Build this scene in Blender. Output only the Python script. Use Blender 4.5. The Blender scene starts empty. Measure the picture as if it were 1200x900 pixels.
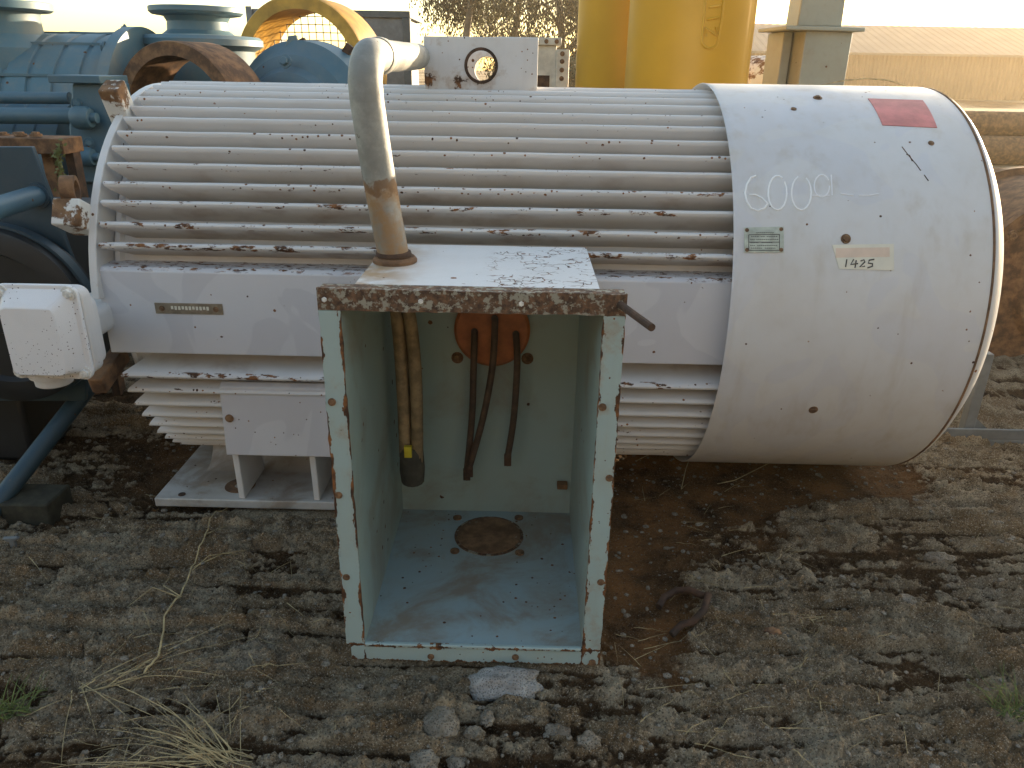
import bpy, math, random
import numpy as np
from mathutils import Vector, Matrix
random.seed(7); RNG = np.random.default_rng(7)
sc = bpy.context.scene
COL = sc.collection
R = math.radians

# ------------------------------------------------------------------ camera
CAM_H = 1.5; YAW, PITCH, ROLL, FPX = -0.0125, 0.3914, 0.0166, 892.0
def cam_axes():
    f = np.array([math.sin(YAW)*math.cos(PITCH), math.cos(YAW)*math.cos(PITCH), -math.sin(PITCH)])
    r = np.array([math.cos(YAW), -math.sin(YAW), 0.0]); u = np.cross(r, f)
    c, s = math.cos(ROLL), math.sin(ROLL)
    return c*r+s*u, -s*r+c*u, f
CR, CU, CF = cam_axes()
cd = bpy.data.cameras.new('camera'); cam = bpy.data.objects.new('camera', cd); COL.objects.link(cam)
cd.sensor_fit = 'HORIZONTAL'; cd.sensor_width = 36; cd.lens = FPX/1200*36; cd.clip_start = 0.05; cd.clip_end = 3000
m = Matrix.Identity(4)
for i in range(3):
    m[i][0] = CR[i]; m[i][1] = CU[i]; m[i][2] = -CF[i]
m[2][3] = CAM_H
cam.matrix_world = m; sc.camera = cam

# ------------------------------------------------------------------ sky, sun, exposure
SUN_EL, SUN_AZ = R(9), R(44)          # azimuth from +Y towards +X
w = bpy.data.worlds.new('World'); sc.world = w; w.use_nodes = True
nt = w.node_tree; bg = nt.nodes['Background']
sky = nt.nodes.new('ShaderNodeTexSky'); sky.sky_type = 'NISHITA'; sky.sun_disc = False
sky.sun_elevation = SUN_EL; sky.sun_rotation = SUN_AZ
sky.air_density = 1.0; sky.dust_density = 1.0; sky.ozone_density = 0.15
nt.links.new(sky.outputs[0], bg.inputs[0]); bg.inputs[1].default_value = 0.15
sd = bpy.data.lights.new('sun', 'SUN'); sun = bpy.data.objects.new('sun', sd); COL.objects.link(sun)
sd.energy = 5.0; sd.angle = R(0.55); sd.color = (1.0, 0.80, 0.55)
sv = Vector((math.sin(SUN_AZ)*math.cos(SUN_EL), math.cos(SUN_AZ)*math.cos(SUN_EL), math.sin(SUN_EL)))
sun.rotation_euler = sv.to_track_quat('Z', 'Y').to_euler()
vs = sc.view_settings; vs.view_transform = 'Standard'; vs.look = 'None'; vs.gamma = 1; vs.use_curve_mapping = False
vs.exposure = 1.82
sc.render.resolution_x, sc.render.resolution_y = 1024, 768

# ------------------------------------------------------------------ pixel -> place
CPOS = np.array([0, 0, CAM_H])
def ray(px, py): return CR*((px-600)/FPX) - CU*((py-450)/FPX) + CF
def Wy(px, py, Y):
    d = ray(px, py); return Vector(CPOS + d*(Y/d[1]))
def Wz(px, py, z):
    d = ray(px, py); return Vector(CPOS + d*((z-CAM_H)/d[2]))
def mpp(px, py, Y): return (Wy(px+.5, py, Y)-Wy(px-.5, py, Y)).length   # metres per pixel
MD, MZ, MRF, MRC = 3.02, 0.73, 0.713, 0.735       # motor axis distance / height, fin radius, cover radius
def cyl_pt(x, a, r): return Vector((x, MD-r*math.cos(a), MZ+r*math.sin(a)))

# ------------------------------------------------------------------ mesh helper
class MB:
    def __init__(s): s.v = []; s.f = []; s.mi = []
    def add(s, vs_, fs, mi=0):
        n = len(s.v); s.v += [tuple(p) for p in vs_]; s.f += [tuple(i+n for i in f) for f in fs]; s.mi += [mi]*len(fs); return s
    def box(s, x0, x1, y0, y1, z0, z1, mi=0):
        return s.add([(x0,y0,z0),(x1,y0,z0),(x1,y1,z0),(x0,y1,z0),(x0,y0,z1),(x1,y0,z1),(x1,y1,z1),(x0,y1,z1)],
              [(0,3,2,1),(4,5,6,7),(0,1,5,4),(1,2,6,5),(2,3,7,6),(3,0,4,7)], mi)
    def bar(s, a, b, w, h, up=(0,0,1), mi=0):
        a = Vector(a); b = Vector(b); d = (b-a).normalized(); u = Vector(up)
        r = d.cross(u); r = r.normalized() if r.length > 1e-5 else Vector((1,0,0)); u = r.cross(d).normalized()
        P = []
        for c in (a, b):
            for sx, sz in ((-1,-1),(1,-1),(1,1),(-1,1)): P.append(c+r*(sx*w/2)+u*(sz*h/2))
        return s.add(P, [(0,1,2,3),(7,6,5,4),(0,4,5,1),(1,5,6,2),(2,6,7,3),(3,7,4,0)], mi)
    def tube(s, pts, r, n=10, cap=True, mi=0):
        pts = [Vector(p) for p in pts]; rs = r if isinstance(r, (list, tuple)) else [r]*len(pts)
        V = []; prev = None
        for i, p in enumerate(pts):
            d = (pts[min(i+1, len(pts)-1)]-pts[max(i-1, 0)]).normalized()
            if prev is None:
                u = d.orthogonal().normalized()
            else:
                u = prev-d*prev.dot(d); u = u.normalized() if u.length > 1e-6 else d.orthogonal().normalized()
            prev = u; q = d.cross(u)
            for k in range(n):
                t = 2*math.pi*k/n; V.append(p+(u*math.cos(t)+q*math.sin(t))*rs[i])
        F = []
        for i in range(len(pts)-1):
            for k in range(n):
                k2 = (k+1) % n; F.append((i*n+k, i*n+k2, (i+1)*n+k2, (i+1)*n+k))
        if cap:
            F.append(tuple(range(n-1, -1, -1))); b = (len(pts)-1)*n; F.append(tuple(range(b, b+n)))
        return s.add(V, F, mi)
    def lathe(s, prof, o=(0,0,0), ax=(0,0,1), n=48, closed=False, mi=0, a0=0.0, a1=None):
        """prof: (radius, along) pairs"""
        o = Vector(o); ax = Vector(ax).normalized(); u = ax.orthogonal().normalized()
        if abs(ax.z) < .99: u = (Vector((0,0,1))-ax*ax.z).normalized()
        q = ax.cross(u); V = []
        for r_, t in prof:
            for k in range(n):
                a = 2*math.pi*k/n; V.append(o+ax*t+(u*math.cos(a)+q*math.sin(a))*r_)
        F = []; m_ = len(prof)
        for i in range(m_ if closed else m_-1):
            j = (i+1) % m_
            for k in range(n):
                k2 = (k+1) % n; F.append((i*n+k, i*n+k2, j*n+k2, j*n+k))
        return s.add(V, F, mi)
    def prism(s, poly, d, mi=0):
        """poly: list of 3D points (one plane), extruded by d"""
        n = len(poly); d = Vector(d); P = [Vector(p) for p in poly]
        return s.add(P+[p+d for p in P], [tuple(range(n-1,-1,-1)), tuple(range(n, 2*n))]+[(i, (i+1)%n, n+(i+1)%n, n+i) for i in range(n)], mi)
    def build(s, name, mats, parent=None, smooth=35, bevel=0, fix=True, seg=2):
        v = np.array(s.v, float); c = (v.min(0)+v.max(0))/2
        if parent is None: c[2] = v[:,2].min()
        me = bpy.data.meshes.new(name); me.from_pydata((v-c).tolist(), [], s.f)
        for mm in (mats if isinstance(mats, (list, tuple)) else [mats]): me.materials.append(mm)
        if any(s.mi): me.polygons.foreach_set('material_index', s.mi)
        if fix:
            import bmesh
            bm = bmesh.new(); bm.from_mesh(me); bmesh.ops.recalc_face_normals(bm, faces=bm.faces); bm.to_mesh(me); bm.free()
        if smooth:
            me.polygons.foreach_set('use_smooth', [True]*len(me.polygons)); me.set_sharp_from_angle(angle=R(smooth))
        o = bpy.data.objects.new(name, me); COL.objects.link(o); place(o, c, parent)
        if bevel:
            b = o.modifiers.new('bevel', 'BEVEL'); b.width = bevel; b.segments = seg; b.limit_method = 'ANGLE'; b.angle_limit = R(40)
        return o
WPOS = {}
def place(o, c, parent=None):
    c = Vector(c); o.location = c; WPOS[o.name] = c
    if parent is not None:
        o.parent = parent; o.matrix_parent_inverse = Matrix.Translation(-WPOS[parent.name])
def thing(name, loc, label, cat, group=None):
    o = bpy.data.objects.new(name, None); COL.objects.link(o); place(o, loc); o.empty_display_size = .1
    return tag(o, label, cat, group)
def tag(o, label, cat=None, group=None, kind=None):
    o['label'] = label
    if cat: o['category'] = cat
    if group: o['group'] = group
    if kind: o['kind'] = kind
    return o
def inst(name, mesh, loc, parent, direction=None, spin=0, scale=1):
    """copy of a shared mesh whose axis is -Y, turned to face `direction`"""
    o = bpy.data.objects.new(name, mesh); COL.objects.link(o); place(o, loc, parent)
    if direction is not None:
        q = Vector((0,-1,0)).rotation_difference(Vector(direction).normalized()); o.rotation_euler = (q @ Matrix.Rotation(spin, 3, 'Y').to_quaternion()).to_euler()
    o.scale = (scale,)*3
    return o

# ------------------------------------------------------------------ materials
class G:
    def __init__(s, name):
        s.m = bpy.data.materials.new(name); s.m.use_nodes = True; s.t = s.m.node_tree; s.b = s.t.nodes['Principled BSDF']
        s.pos = s.t.nodes.new('ShaderNodeNewGeometry').outputs['Position']
    def n(s, typ, **kw):
        o = s.t.nodes.new(typ)
        for k, v in kw.items(): setattr(o, k, v)
        return o
    def l(s, a, b): s.t.links.new(a, b)
    def _in(s, sock, v):
        if hasattr(v, 'is_output'): s.l(v, sock)
        elif isinstance(v, tuple) and len(v) == 3 and sock.type == 'RGBA': sock.default_value = (*v, 1)
        else: sock.default_value = v
    def math(s, op, a, b=0.0, c=None, clamp=False):
        o = s.n('ShaderNodeMath', operation=op, use_clamp=clamp); s._in(o.inputs[0], a); s._in(o.inputs[1], b)
        if c is not None: s._in(o.inputs[2], c)
        return o.outputs[0]
    def scl(s, v, vec):
        o = s.n('ShaderNodeVectorMath', operation='MULTIPLY'); s._in(o.inputs[0], v); o.inputs[1].default_value = vec; return o.outputs[0]
    def noise(s, scale, detail=4, rough=.55, vec=None, dist=0):
        o = s.n('ShaderNodeTexNoise'); o.inputs['Scale'].default_value = scale; o.inputs['Detail'].default_value = detail
        o.inputs['Roughness'].default_value = rough; o.inputs['Distortion'].default_value = dist; s.l(vec or s.pos, o.inputs['Vector']); return o.outputs['Fac']
    def vor(s, scale, vec=None, rnd=1, feature='F1'):
        o = s.n('ShaderNodeTexVoronoi', feature=feature); o.inputs['Scale'].default_value = scale; o.inputs['Randomness'].default_value = rnd
        s.l(vec or s.pos, o.inputs['Vector']); return o
    def step(s, v, a, b):
        o = s.n('ShaderNodeMapRange', interpolation_type='SMOOTHSTEP'); s._in(o.inputs[0], v); s._in(o.inputs[1], a); s._in(o.inputs[2], b); return o.outputs[0]
    def mix(s, f, a, b, mode='MIX'):
        o = s.n('ShaderNodeMix', data_type='RGBA', blend_type=mode); s._in(o.inputs[0], f); s._in(o.inputs[6], a); s._in(o.inputs[7], b); return o.outputs[2]
    def sep(s, v):
        o = s.n('ShaderNodeSeparateXYZ'); s.l(v, o.inputs[0]); return o.outputs
    def bump(s, h, strength=.3, dist=.01):
        o = s.n('ShaderNodeBump'); o.inputs['Strength'].default_value = strength; o.inputs['Distance'].default_value = dist; s.l(h, o.inputs['Height']); s.l(o.outputs[0], s.b.inputs['Normal'])
    def out(s, col, rough=.5, metal=0.0, spec=.5):
        s._in(s.b.inputs['Base Color'], col); s._in(s.b.inputs['Roughness'], rough); s._in(s.b.inputs['Metallic'], metal); s._in(s.b.inputs['Specular IOR Level'], spec); return s.m

RUST_D, RUST_O = (.050,.022,.010), (.24,.095,.028)
def rust_col(g): return g.mix(g.step(g.noise(38, 5), .38, .66), RUST_D, RUST_O)
def paint(name, base, rust=.0, chips=.1, dirt=.15, dirtcol=(.30,.24,.17), rough=.45, tip=None, patch=None, chipscale=34, cracks=False, streak=0, chipcol=None, band=None, rails=False, stain=None, dents=0):
    g = G(name)
    d = g.step(g.noise(2.3, 7, .62), .40, .75); d2 = g.step(g.noise(17, 5, .6), .45, .8)
    c = base
    if patch: c = g.mix(g.step(g.noise(3.1, 1.5, .4, dist=1.5), .50, .515), c, patch)
    c = g.mix(g.math('MULTIPLY', g.math('ADD', g.math('MULTIPLY', d, .7), g.math('MULTIPLY', d2, .4)), dirt), c, dirtcol)
    if streak:
        sv_ = g.scl(g.pos, (16, 16, 1.1)); c = g.mix(g.math('MULTIPLY', g.step(g.noise(1, 5, .6, vec=sv_), .48, .8), streak), c, dirtcol)
    v = g.vor(chipscale); vc = g.sep(v.outputs['Color'])
    dens = g.math('MULTIPLY', g.step(g.noise(4.2, 3), .35, .75), chips*2)
    at = g.n('ShaderNodeAttribute', attribute_type='OBJECT', attribute_name='rust'); extra = at.outputs['Fac']
    dens = g.math('ADD', dens, g.math('MULTIPLY', extra, .5))
    on = g.math('GREATER_THAN', vc[0], g.math('SUBTRACT', 1, dens))
    siz = g.math('MULTIPLY_ADD', g.math('MULTIPLY', vc[1], vc[1]), .24, .06)
    wob = g.math('MULTIPLY_ADD', g.noise(120, 3), .22, -.11)
    ch = g.math('MULTIPLY', on, g.math('LESS_THAN', g.math('ADD', v.outputs['Distance'], wob), siz))
    thr = g.math('SUBTRACT', .80-rust*.5, g.math('MULTIPLY', extra, .22))
    rp = g.step(g.noise(9, 9, .68) if not tip else g.noise(1, 7, .68, vec=g.scl(g.pos, (14,36,36))), thr, g.math('ADD', thr, .04))
    if tip:      # wear lies along the fin tips
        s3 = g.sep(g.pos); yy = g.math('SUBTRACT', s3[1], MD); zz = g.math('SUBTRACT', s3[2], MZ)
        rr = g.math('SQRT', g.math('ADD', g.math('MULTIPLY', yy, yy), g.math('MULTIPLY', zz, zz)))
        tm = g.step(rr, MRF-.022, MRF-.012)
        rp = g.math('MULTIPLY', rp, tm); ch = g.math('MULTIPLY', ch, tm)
        dust_bounce = g.math('MULTIPLY', g.step(rr, MRF-.012, MRF-.07), g.math('MULTIPLY_ADD', g.noise(5, 4), .7, .15))
        c = g.mix(dust_bounce, c, (.46,.39,.30))  # tan of fin valleys: settled dirt plus warm ground bounce put into the colour
        fr = g.math('MULTIPLY', g.math('MULTIPLY', g.step(g.noise(6, 5), .50, .72), g.math('SUBTRACT', 1, tm)), g.math('MULTIPLY', extra, 1.0))
        c = g.mix(fr, c, (.22,.12,.06))
    if band:     # worn strip along an edge: (axis, from, to)
        bm_ = g.math('MULTIPLY', g.step(g.sep(g.pos)[band[0]], band[1], band[2]), g.step(g.noise(1, 6, .7, vec=g.scl(g.pos, (26,60,60))), .54, .58)); ch = g.math('MAXIMUM', ch, bm_)
    if rails:    # rust creeping in from the cut edges of the flange bars
        x_, y_, z_ = g.sep(g.pos); dd = None
        for s_, vals in ((x_, (-.459,-.409,.182,.232)), (z_, (0.0,.05))):
            for v_ in vals:
                e_ = g.math('ABSOLUTE', g.math('SUBTRACT', s_, v_)); dd = e_ if dd is None else g.math('MINIMUM', dd, e_)
        wid = g.math('MULTIPLY', g.step(g.noise(1, 6, .65, vec=g.scl(g.pos, (30,30,11))), .42, .75), .015); rp = g.math('MAXIMUM', rp, g.math('LESS_THAN', dd, wid))
    if stain:
        c = g.mix(g.math('MULTIPLY', g.step(g.noise(stain[0], 7, .65, dist=.6), .46, .66), stain[1]), c, stain[2])
    if cracks:
        cv = g.n('ShaderNodeVectorMath', operation='MULTIPLY_ADD'); g.l(g.pos, cv.inputs[0]); cv.inputs[1].default_value = (1,1,1); nz = g.n('ShaderNodeTexNoise'); nz.inputs['Scale'].default_value = 22; g.l(g.pos, nz.inputs['Vector']); sc2 = g.scl(nz.outputs['Color'], (.05,.05,.05)); g.l(sc2, cv.inputs[2])
        ve = g.vor(30, vec=cv.outputs[0], feature='DISTANCE_TO_EDGE'); crk = g.math('MULTIPLY', g.step(ve.outputs['Distance'], .05, .02), g.math('MULTIPLY', g.step(g.sep(g.pos)[0], -.12, -.05), g.step(g.noise(13, 4), .46, .54)))
        ch = g.math('MAXIMUM', ch, crk)
        c = g.mix(g.math('MULTIPLY', g.step(g.sep(g.pos)[0], -.22, -.40), g.step(g.noise(9, 6, .6), .30, .60)), c, (.42,.27,.14))
    rm = g.math('MAXIMUM', ch, rp)
    halo = g.math('MULTIPLY', g.step(g.noise(9, 9, .68), g.math('SUBTRACT', thr, .10), thr), .35)
    if not tip: c = g.mix(halo, c, (.34,.20,.10))
    c = g.mix(rm, c, chipcol or rust_col(g))
    hb = g.math('SUBTRACT', g.math('MULTIPLY', g.noise(60, 4), .25), rm)
    if dents: hb = g.math('ADD', hb, g.math('MULTIPLY', g.noise(4.5, 2, .4), dents))
    g.bump(hb, .35, .003)
    return g.out(c, g.math('MULTIPLY_ADD', rm, .35, rough), 0)
def rusty(name, a=(.06,.032,.018), b=(.20,.10,.045), sc_=14, rough=.85, paintcol=None, paintamt=0):
    g = G(name); c = g.mix(g.step(g.noise(sc_, 8, .65), .35, .68), a, b)
    if paintcol: c = g.mix(g.step(g.noise(11 if sc_ < 30 else 44, 8, .7), 1-paintamt-.03, 1-paintamt+.03), c, paintcol)
    g.bump(g.noise(90, 6, .7), .5, .004); return g.out(c, rough)
def plain(name, c, rough=.6, metal=0, var=.25, sc_=8, bump=.15):
    g = G(name); k = g.step(g.noise(sc_, 6, .6), .3, .75)
    col = g.mix(k, tuple(x*(1-var) for x in c), tuple(min(1, x*(1+var)) for x in c)); g.bump(g.noise(70, 4), bump, .003); return g.out(col, rough, metal)

WHITE = (.64,.622,.61)
M = {}
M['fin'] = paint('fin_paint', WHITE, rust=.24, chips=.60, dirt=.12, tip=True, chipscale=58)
M['white'] = paint('white_paint', WHITE, rust=.16, chips=.10, dirt=.25, streak=.10, chipscale=50)
M['cover'] = paint('cover_paint', (.61,.60,.595), rust=.06, chips=.045, dirt=.34, streak=.42, dents=5.0, chipscale=62, patch=(.585,.58,.595), dirtcol=(.42,.35,.26))
M['panel'] = paint('panel_paint', (.56,.55,.575), rust=.06, chips=.08, dirt=.10, patch=(.61,.60,.62), chipscale=60, band=(2,.886,.899))
M['footp'] = paint('foot_paint', (.45,.44,.42), rust=.18, chips=.12, dirt=1.0, dirtcol=(.22,.18,.13), stain=(5,.6,(.17,.11,.06)), chipscale=50)
M['cracked'] = paint('cracked_paint', (.74,.73,.72), rust=.12, chips=.12, dirt=.2, cracks=True)
M['speckle'] = paint('speckled_paint', (.74,.73,.74), rust=.18, chips=1.0, dirt=.15, chipscale=150, chipcol=(.10,.05,.06))
M['inner'] = paint('inner_paint', (.33,.435,.415), rust=.06, chips=.10, stain=(3.2,.50,(.24,.18,.11)), dirt=.3, dirtcol=(.34,.30,.20), rough=.38)
M['floor'] = paint('floor_paint', (.32,.43,.465), rust=.12, chips=.30, chipscale=60, stain=(3.6,.75,(.25,.185,.12)), dirt=.5, dirtcol=(.33,.27,.17), rough=.38)
M['teal'] = paint('flange_paint', (.35,.46,.46), rust=.22, chips=.16, dirt=.40, dirtcol=(.33,.30,.22), chipscale=48, rails=True, streak=.3)
M['teal_rust'] = rusty('flange_rust', (.055,.03,.018), (.19,.10,.052), 60, .8, (.30,.28,.22), .46)
M['disc'] = rusty('disc_rust', (.12,.065,.035), (.30,.17,.09), 18, .8, (.34,.33,.28), .36)
M['rust'] = rusty('rust', (.085,.045,.025), (.25,.13,.06)); M['rust_dark'] = rusty('rust_dark', (.03,.018,.012), (.10,.05,.028))
M['rust_white'] = rusty('rust_white', (.09,.045,.022), (.26,.14,.065), 14, .85, (.66,.64,.60), .53)
M['pipe'] = paint('pipe_paint', (.56,.56,.52), rust=.26, chips=.22, dirt=.55, dirtcol=(.34,.31,.24), streak=.3)
def pipe_mat():
    g = G('conduit_paint'); z = g.sep(g.pos)[2]
    c = g.mix(g.step(g.noise(9, 7, .65), .35, .7), (.22,.22,.20), (.40,.39,.35))
    k = g.math('ADD', z, g.math('MULTIPLY_ADD', g.noise(10, 5, .6), .30, -.15))
    rustw = g.math('MULTIPLY', g.step(k, 1.24, 1.20), g.step(g.noise(14, 6, .65), .30, .62))
    c = g.mix(g.math('MULTIPLY', rustw, .9), c, (.30,.17,.07))
    band = g.math('MULTIPLY', g.step(k, 1.175, 1.195), g.step(k, 1.245, 1.225)); c = g.mix(g.math('MULTIPLY', band, .8), c, (.17,.085,.035))
    ch = g.step(g.noise(34, 6, .7), .66, .69); c = g.mix(ch, c, (.06,.035,.02))
    g.bump(g.noise(60, 5), .35, .003); return g.out(c, .55)
M['conduit'] = pipe_mat()
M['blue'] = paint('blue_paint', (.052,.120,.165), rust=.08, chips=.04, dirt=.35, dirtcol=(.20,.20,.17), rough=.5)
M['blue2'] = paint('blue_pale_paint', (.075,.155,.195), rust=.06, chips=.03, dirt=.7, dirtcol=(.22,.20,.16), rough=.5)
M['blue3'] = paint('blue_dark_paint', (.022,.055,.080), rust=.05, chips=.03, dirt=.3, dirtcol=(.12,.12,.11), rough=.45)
M['black'] = plain('black_paint', (.012,.014,.016), .5); M['rubber'] = plain('dull_tape', (.07,.065,.05), .8, var=.4, sc_=20)
M['yellow'] = plain('yellow_plastic', (.52,.29,.022), .42, var=.06, sc_=2, bump=.05)
M['yellow_steel'] = plain('yellow_paint', (.42,.23,.03), .5, var=.3)
M['grey'] = plain('grey_paint', (.16,.17,.17), .6); M['grey_dark'] = plain('dark_grey_paint', (.09,.10,.10), .6)
M['greygreen'] = paint('grey_green_paint', (.30,.32,.27), rust=.05, chips=.05, dirt=.5, dirtcol=(.20,.17,.11))
M['cream'] = plain('cream_paint', (.55,.52,.44), .5); M['brass'] = plain('brass_plate', (.26,.21,.15), .45, .3, sc_=40)
M['plate'] = plain('rating_plate', (.44,.46,.38), .4, .2, sc_=30); M['ink'] = plain('ink', (.035,.03,.03), .7)
M['paper'] = plain('paper', (.70,.66,.55), .8, var=.08); M['redfilm'] = plain('red_sticker', (.60,.19,.17), .5, var=.2, sc_=12)
M['faded'] = plain('faded_red_print', (.68,.53,.42), .8, var=.1); M['chalk'] = plain('chalk', (.85,.85,.85), .9, var=.05)
M['chalk2'] = plain('faint_chalk', (.77,.77,.79), .9, var=.04)
M['cable'] = plain('tan_cable', (.27,.19,.10), .7, sc_=25, var=.4); M['cable2'] = plain('brown_cable', (.085,.05,.032), .7, sc_=25, var=.4)
M['resin'] = plain('orange_resin', (.42,.125,.035), .45, sc_=20); M['ylabel'] = plain('yellow_label', (.62,.50,.03), .6)
M['wire'] = plain('wire', (.10,.085,.06), .6); M['bolt'] = rusty('bolt_rust', (.10,.055,.03), (.27,.15,.075), 60)
M['bolt_white'] = plain('pale_bolt_and_hole_light', (.70,.68,.64), .5, sc_=90)
M['roof'] = plain('roof_sheet', (.24,.17,.115), .6, var=.12, sc_=.5); M['shedwall'] = plain('shed_wall', (.27,.155,.075), .7, var=.15, sc_=.4)
M['sky_blocker'] = plain('sky_blocker_sheet', (.11,.10,.088), .7, var=.2, sc_=.6)
M['straw'] = plain('straw', (.40,.31,.16), .8, var=.35, sc_=30); M['green'] = plain('grass_green', (.10,.13,.03), .7, var=.35, sc_=30)
M['bark'] = plain('bark', (.14,.105,.075), .9, var=.4, sc_=3); M['wood'] = plain('old_timber', (.035,.034,.022), .9, var=.4, sc_=30)
def leaf_mat(name, a, b):
    g = G(name); o = g.n('ShaderNodeObjectInfo'); c = g.mix(g.step(g.noise(1.3, 3), .3, .7), a, b)
    m_ = g.out(c, .6); tr = g.n('ShaderNodeBsdfTranslucent'); g._in(tr.inputs[0], c); mx = g.n('ShaderNodeMixShader'); mx.inputs[0].default_value = .3
    g.l(g.b.outputs[0], mx.inputs[1]); g.l(tr.outputs[0], mx.inputs[2]); g.l(mx.outputs[0], g.t.nodes['Material Output'].inputs[0]); return m_
M['leaf'] = leaf_mat('eucalyptus_leaf', (.020,.020,.008), (.055,.046,.016)); M['leaf2'] = leaf_mat('shrub_leaf', (.035,.045,.018), (.07,.075,.03))
M['vine'] = leaf_mat('vine_leaf', (.14,.16,.05), (.20,.20,.08))
def stone_mat(name, a, b):
    g = G(name); c = g.mix(g.step(g.noise(30, 8, .7), .35, .7), a, b); sp = g.vor(170); c = g.mix(g.step(sp.outputs['Distance'], .45, .2), c, tuple(x*.55 for x in a))
    c = g.mix(g.math('MULTIPLY', g.step(g.noise(8, 5), .5, .7), .5), c, (.12,.085,.055)); g.bump(g.math('ADD', g.noise(60, 8, .75), g.math('MULTIPLY', sp.outputs['Distance'], .5)), .9, .008); return g.out(c, .95, spec=.2)
M['stone'] = stone_mat('concrete_stone', (.17,.145,.11), (.33,.29,.235)); M['stone_w'] = stone_mat('pale_stone', (.30,.29,.275), (.47,.46,.44))
def ground_mat():
    g = G('ground'); at = g.n('ShaderNodeAttribute', attribute_name='soil'); soil = at.outputs['Fac']
    conc = g.mix(g.step(g.noise(9, 10, .78), .38, .62), (.165,.118,.070), (.46,.375,.255))
    conc = g.mix(g.math('MULTIPLY', g.step(g.noise(4.0, 8, .65), .44, .62), .8), conc, (.215,.135,.066))
    conc = g.mix(g.math('MULTIPLY', g.step(g.noise(2.2, 6, .6), .56, .70), .6), conc, (.34,.30,.235))
    v = g.vor(120); conc = g.mix(g.math('MULTIPLY', g.step(v.outputs['Distance'], .45, .10), .75), conc, (.07,.055,.04))
    conc = g.mix(g.step(g.noise(210, 4, .8), .55, .63), conc, (.66,.57,.44)); conc = g.mix(g.step(g.noise(150, 4, .8), .57, .64), conc, (.06,.047,.035))
    so = g.mix(g.step(g.noise(12, 9, .75), .36, .66), (.032,.018,.008), (.115,.066,.031))
    at2 = g.n('ShaderNodeAttribute', attribute_name='red'); so = g.mix(g.math('MULTIPLY', at2.outputs['Fac'], g.step(g.noise(7, 6, .6), .3, .65)), so, (.24,.115,.042))
    so = g.mix(g.step(g.noise(200, 4, .8), .57, .65), so, (.30,.23,.16)); so = g.mix(g.step(g.noise(120, 5, .8), .57, .65), so, (.03,.02,.013))
    f = g.step(g.math('ADD', soil, g.math('MULTIPLY_ADD', g.noise(26, 8, .75), .9, -.45)), .36, .64)
    c = g.mix(f, conc, so)
    g.bump(g.math('ADD', g.math('ADD', g.noise(70, 9, .8), g.math('MULTIPLY', g.noise(300, 4, .7), .5)), g.math('MULTIPLY', v.outputs['Distance'], .35)), 1.0, .016); return g.out(c, .95, spec=.15)
M['ground'] = ground_mat()

# ------------------------------------------------------------------ ground (one sheet)
def hsh(ix, iy, k=0):
    n = (ix.astype(np.int64)*374761393 + iy.astype(np.int64)*668265263 + k*1442695041) & 0x7fffffff
    n = ((n ^ (n >> 13))*1274126177) & 0x7fffffff
    n = ((n ^ (n >> 16))*2246822519) & 0x7fffffff
    return ((n ^ (n >> 15)) & 0xffffff)/float(0xffffff)
def perlin(x, y, k=0):
    ix = np.floor(x); iy = np.floor(y); fx = x-ix; fy = y-iy
    u = fx*fx*fx*(fx*(fx*6-15)+10); v = fy*fy*fy*(fy*(fy*6-15)+10)
    def gr(dx, dy):
        a = hsh(ix+dx, iy+dy, k)*2*np.pi; return np.cos(a)*(fx-dx)+np.sin(a)*(fy-dy)
    return 1.5*((gr(0,0)*(1-u)+gr(1,0)*u)*(1-v)+(gr(0,1)*(1-u)+gr(1,1)*u)*v)
def fbm(x, y, o=4, k=0, g=.5):
    s = 0; a = 1; f = 1
    for i in range(o): s = s+a*perlin(x*f, y*f, k+i*17); a *= g; f *= 2.03
    return s
def voronoi(x, y, k=0):
    ix = np.floor(x); iy = np.floor(y); f1 = np.full(x.shape, 9.); f2 = np.full(x.shape, 9.); cid = np.zeros(x.shape)
    for dx in (-1,0,1):
        for dy in (-1,0,1):
            cx = ix+dx; cy = iy+dy; px = cx+hsh(cx, cy, k)*.9+.05; py = cy+hsh(cx, cy, k+5)*.9+.05
            d = np.hypot(px-x, py-y); near = d < f1
            f2 = np.where(near, f1, np.minimum(f2, d)); cid = np.where(near, hsh(cx, cy, k+9), cid); f1 = np.where(near, d, f1)
    return f1, f2, cid
def sst(a, b, x):
    t = np.clip((x-a)/(b-a), 0, 1); return t*t*(3-2*t)
def rectmask(x, y, x0, x1, y0, y1, s):
    return sst(x0-s, x0, x)*(1-sst(x1, x1+s, x))*sst(y0-s, y0, y)*(1-sst(y1, y1+s, y))
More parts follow.
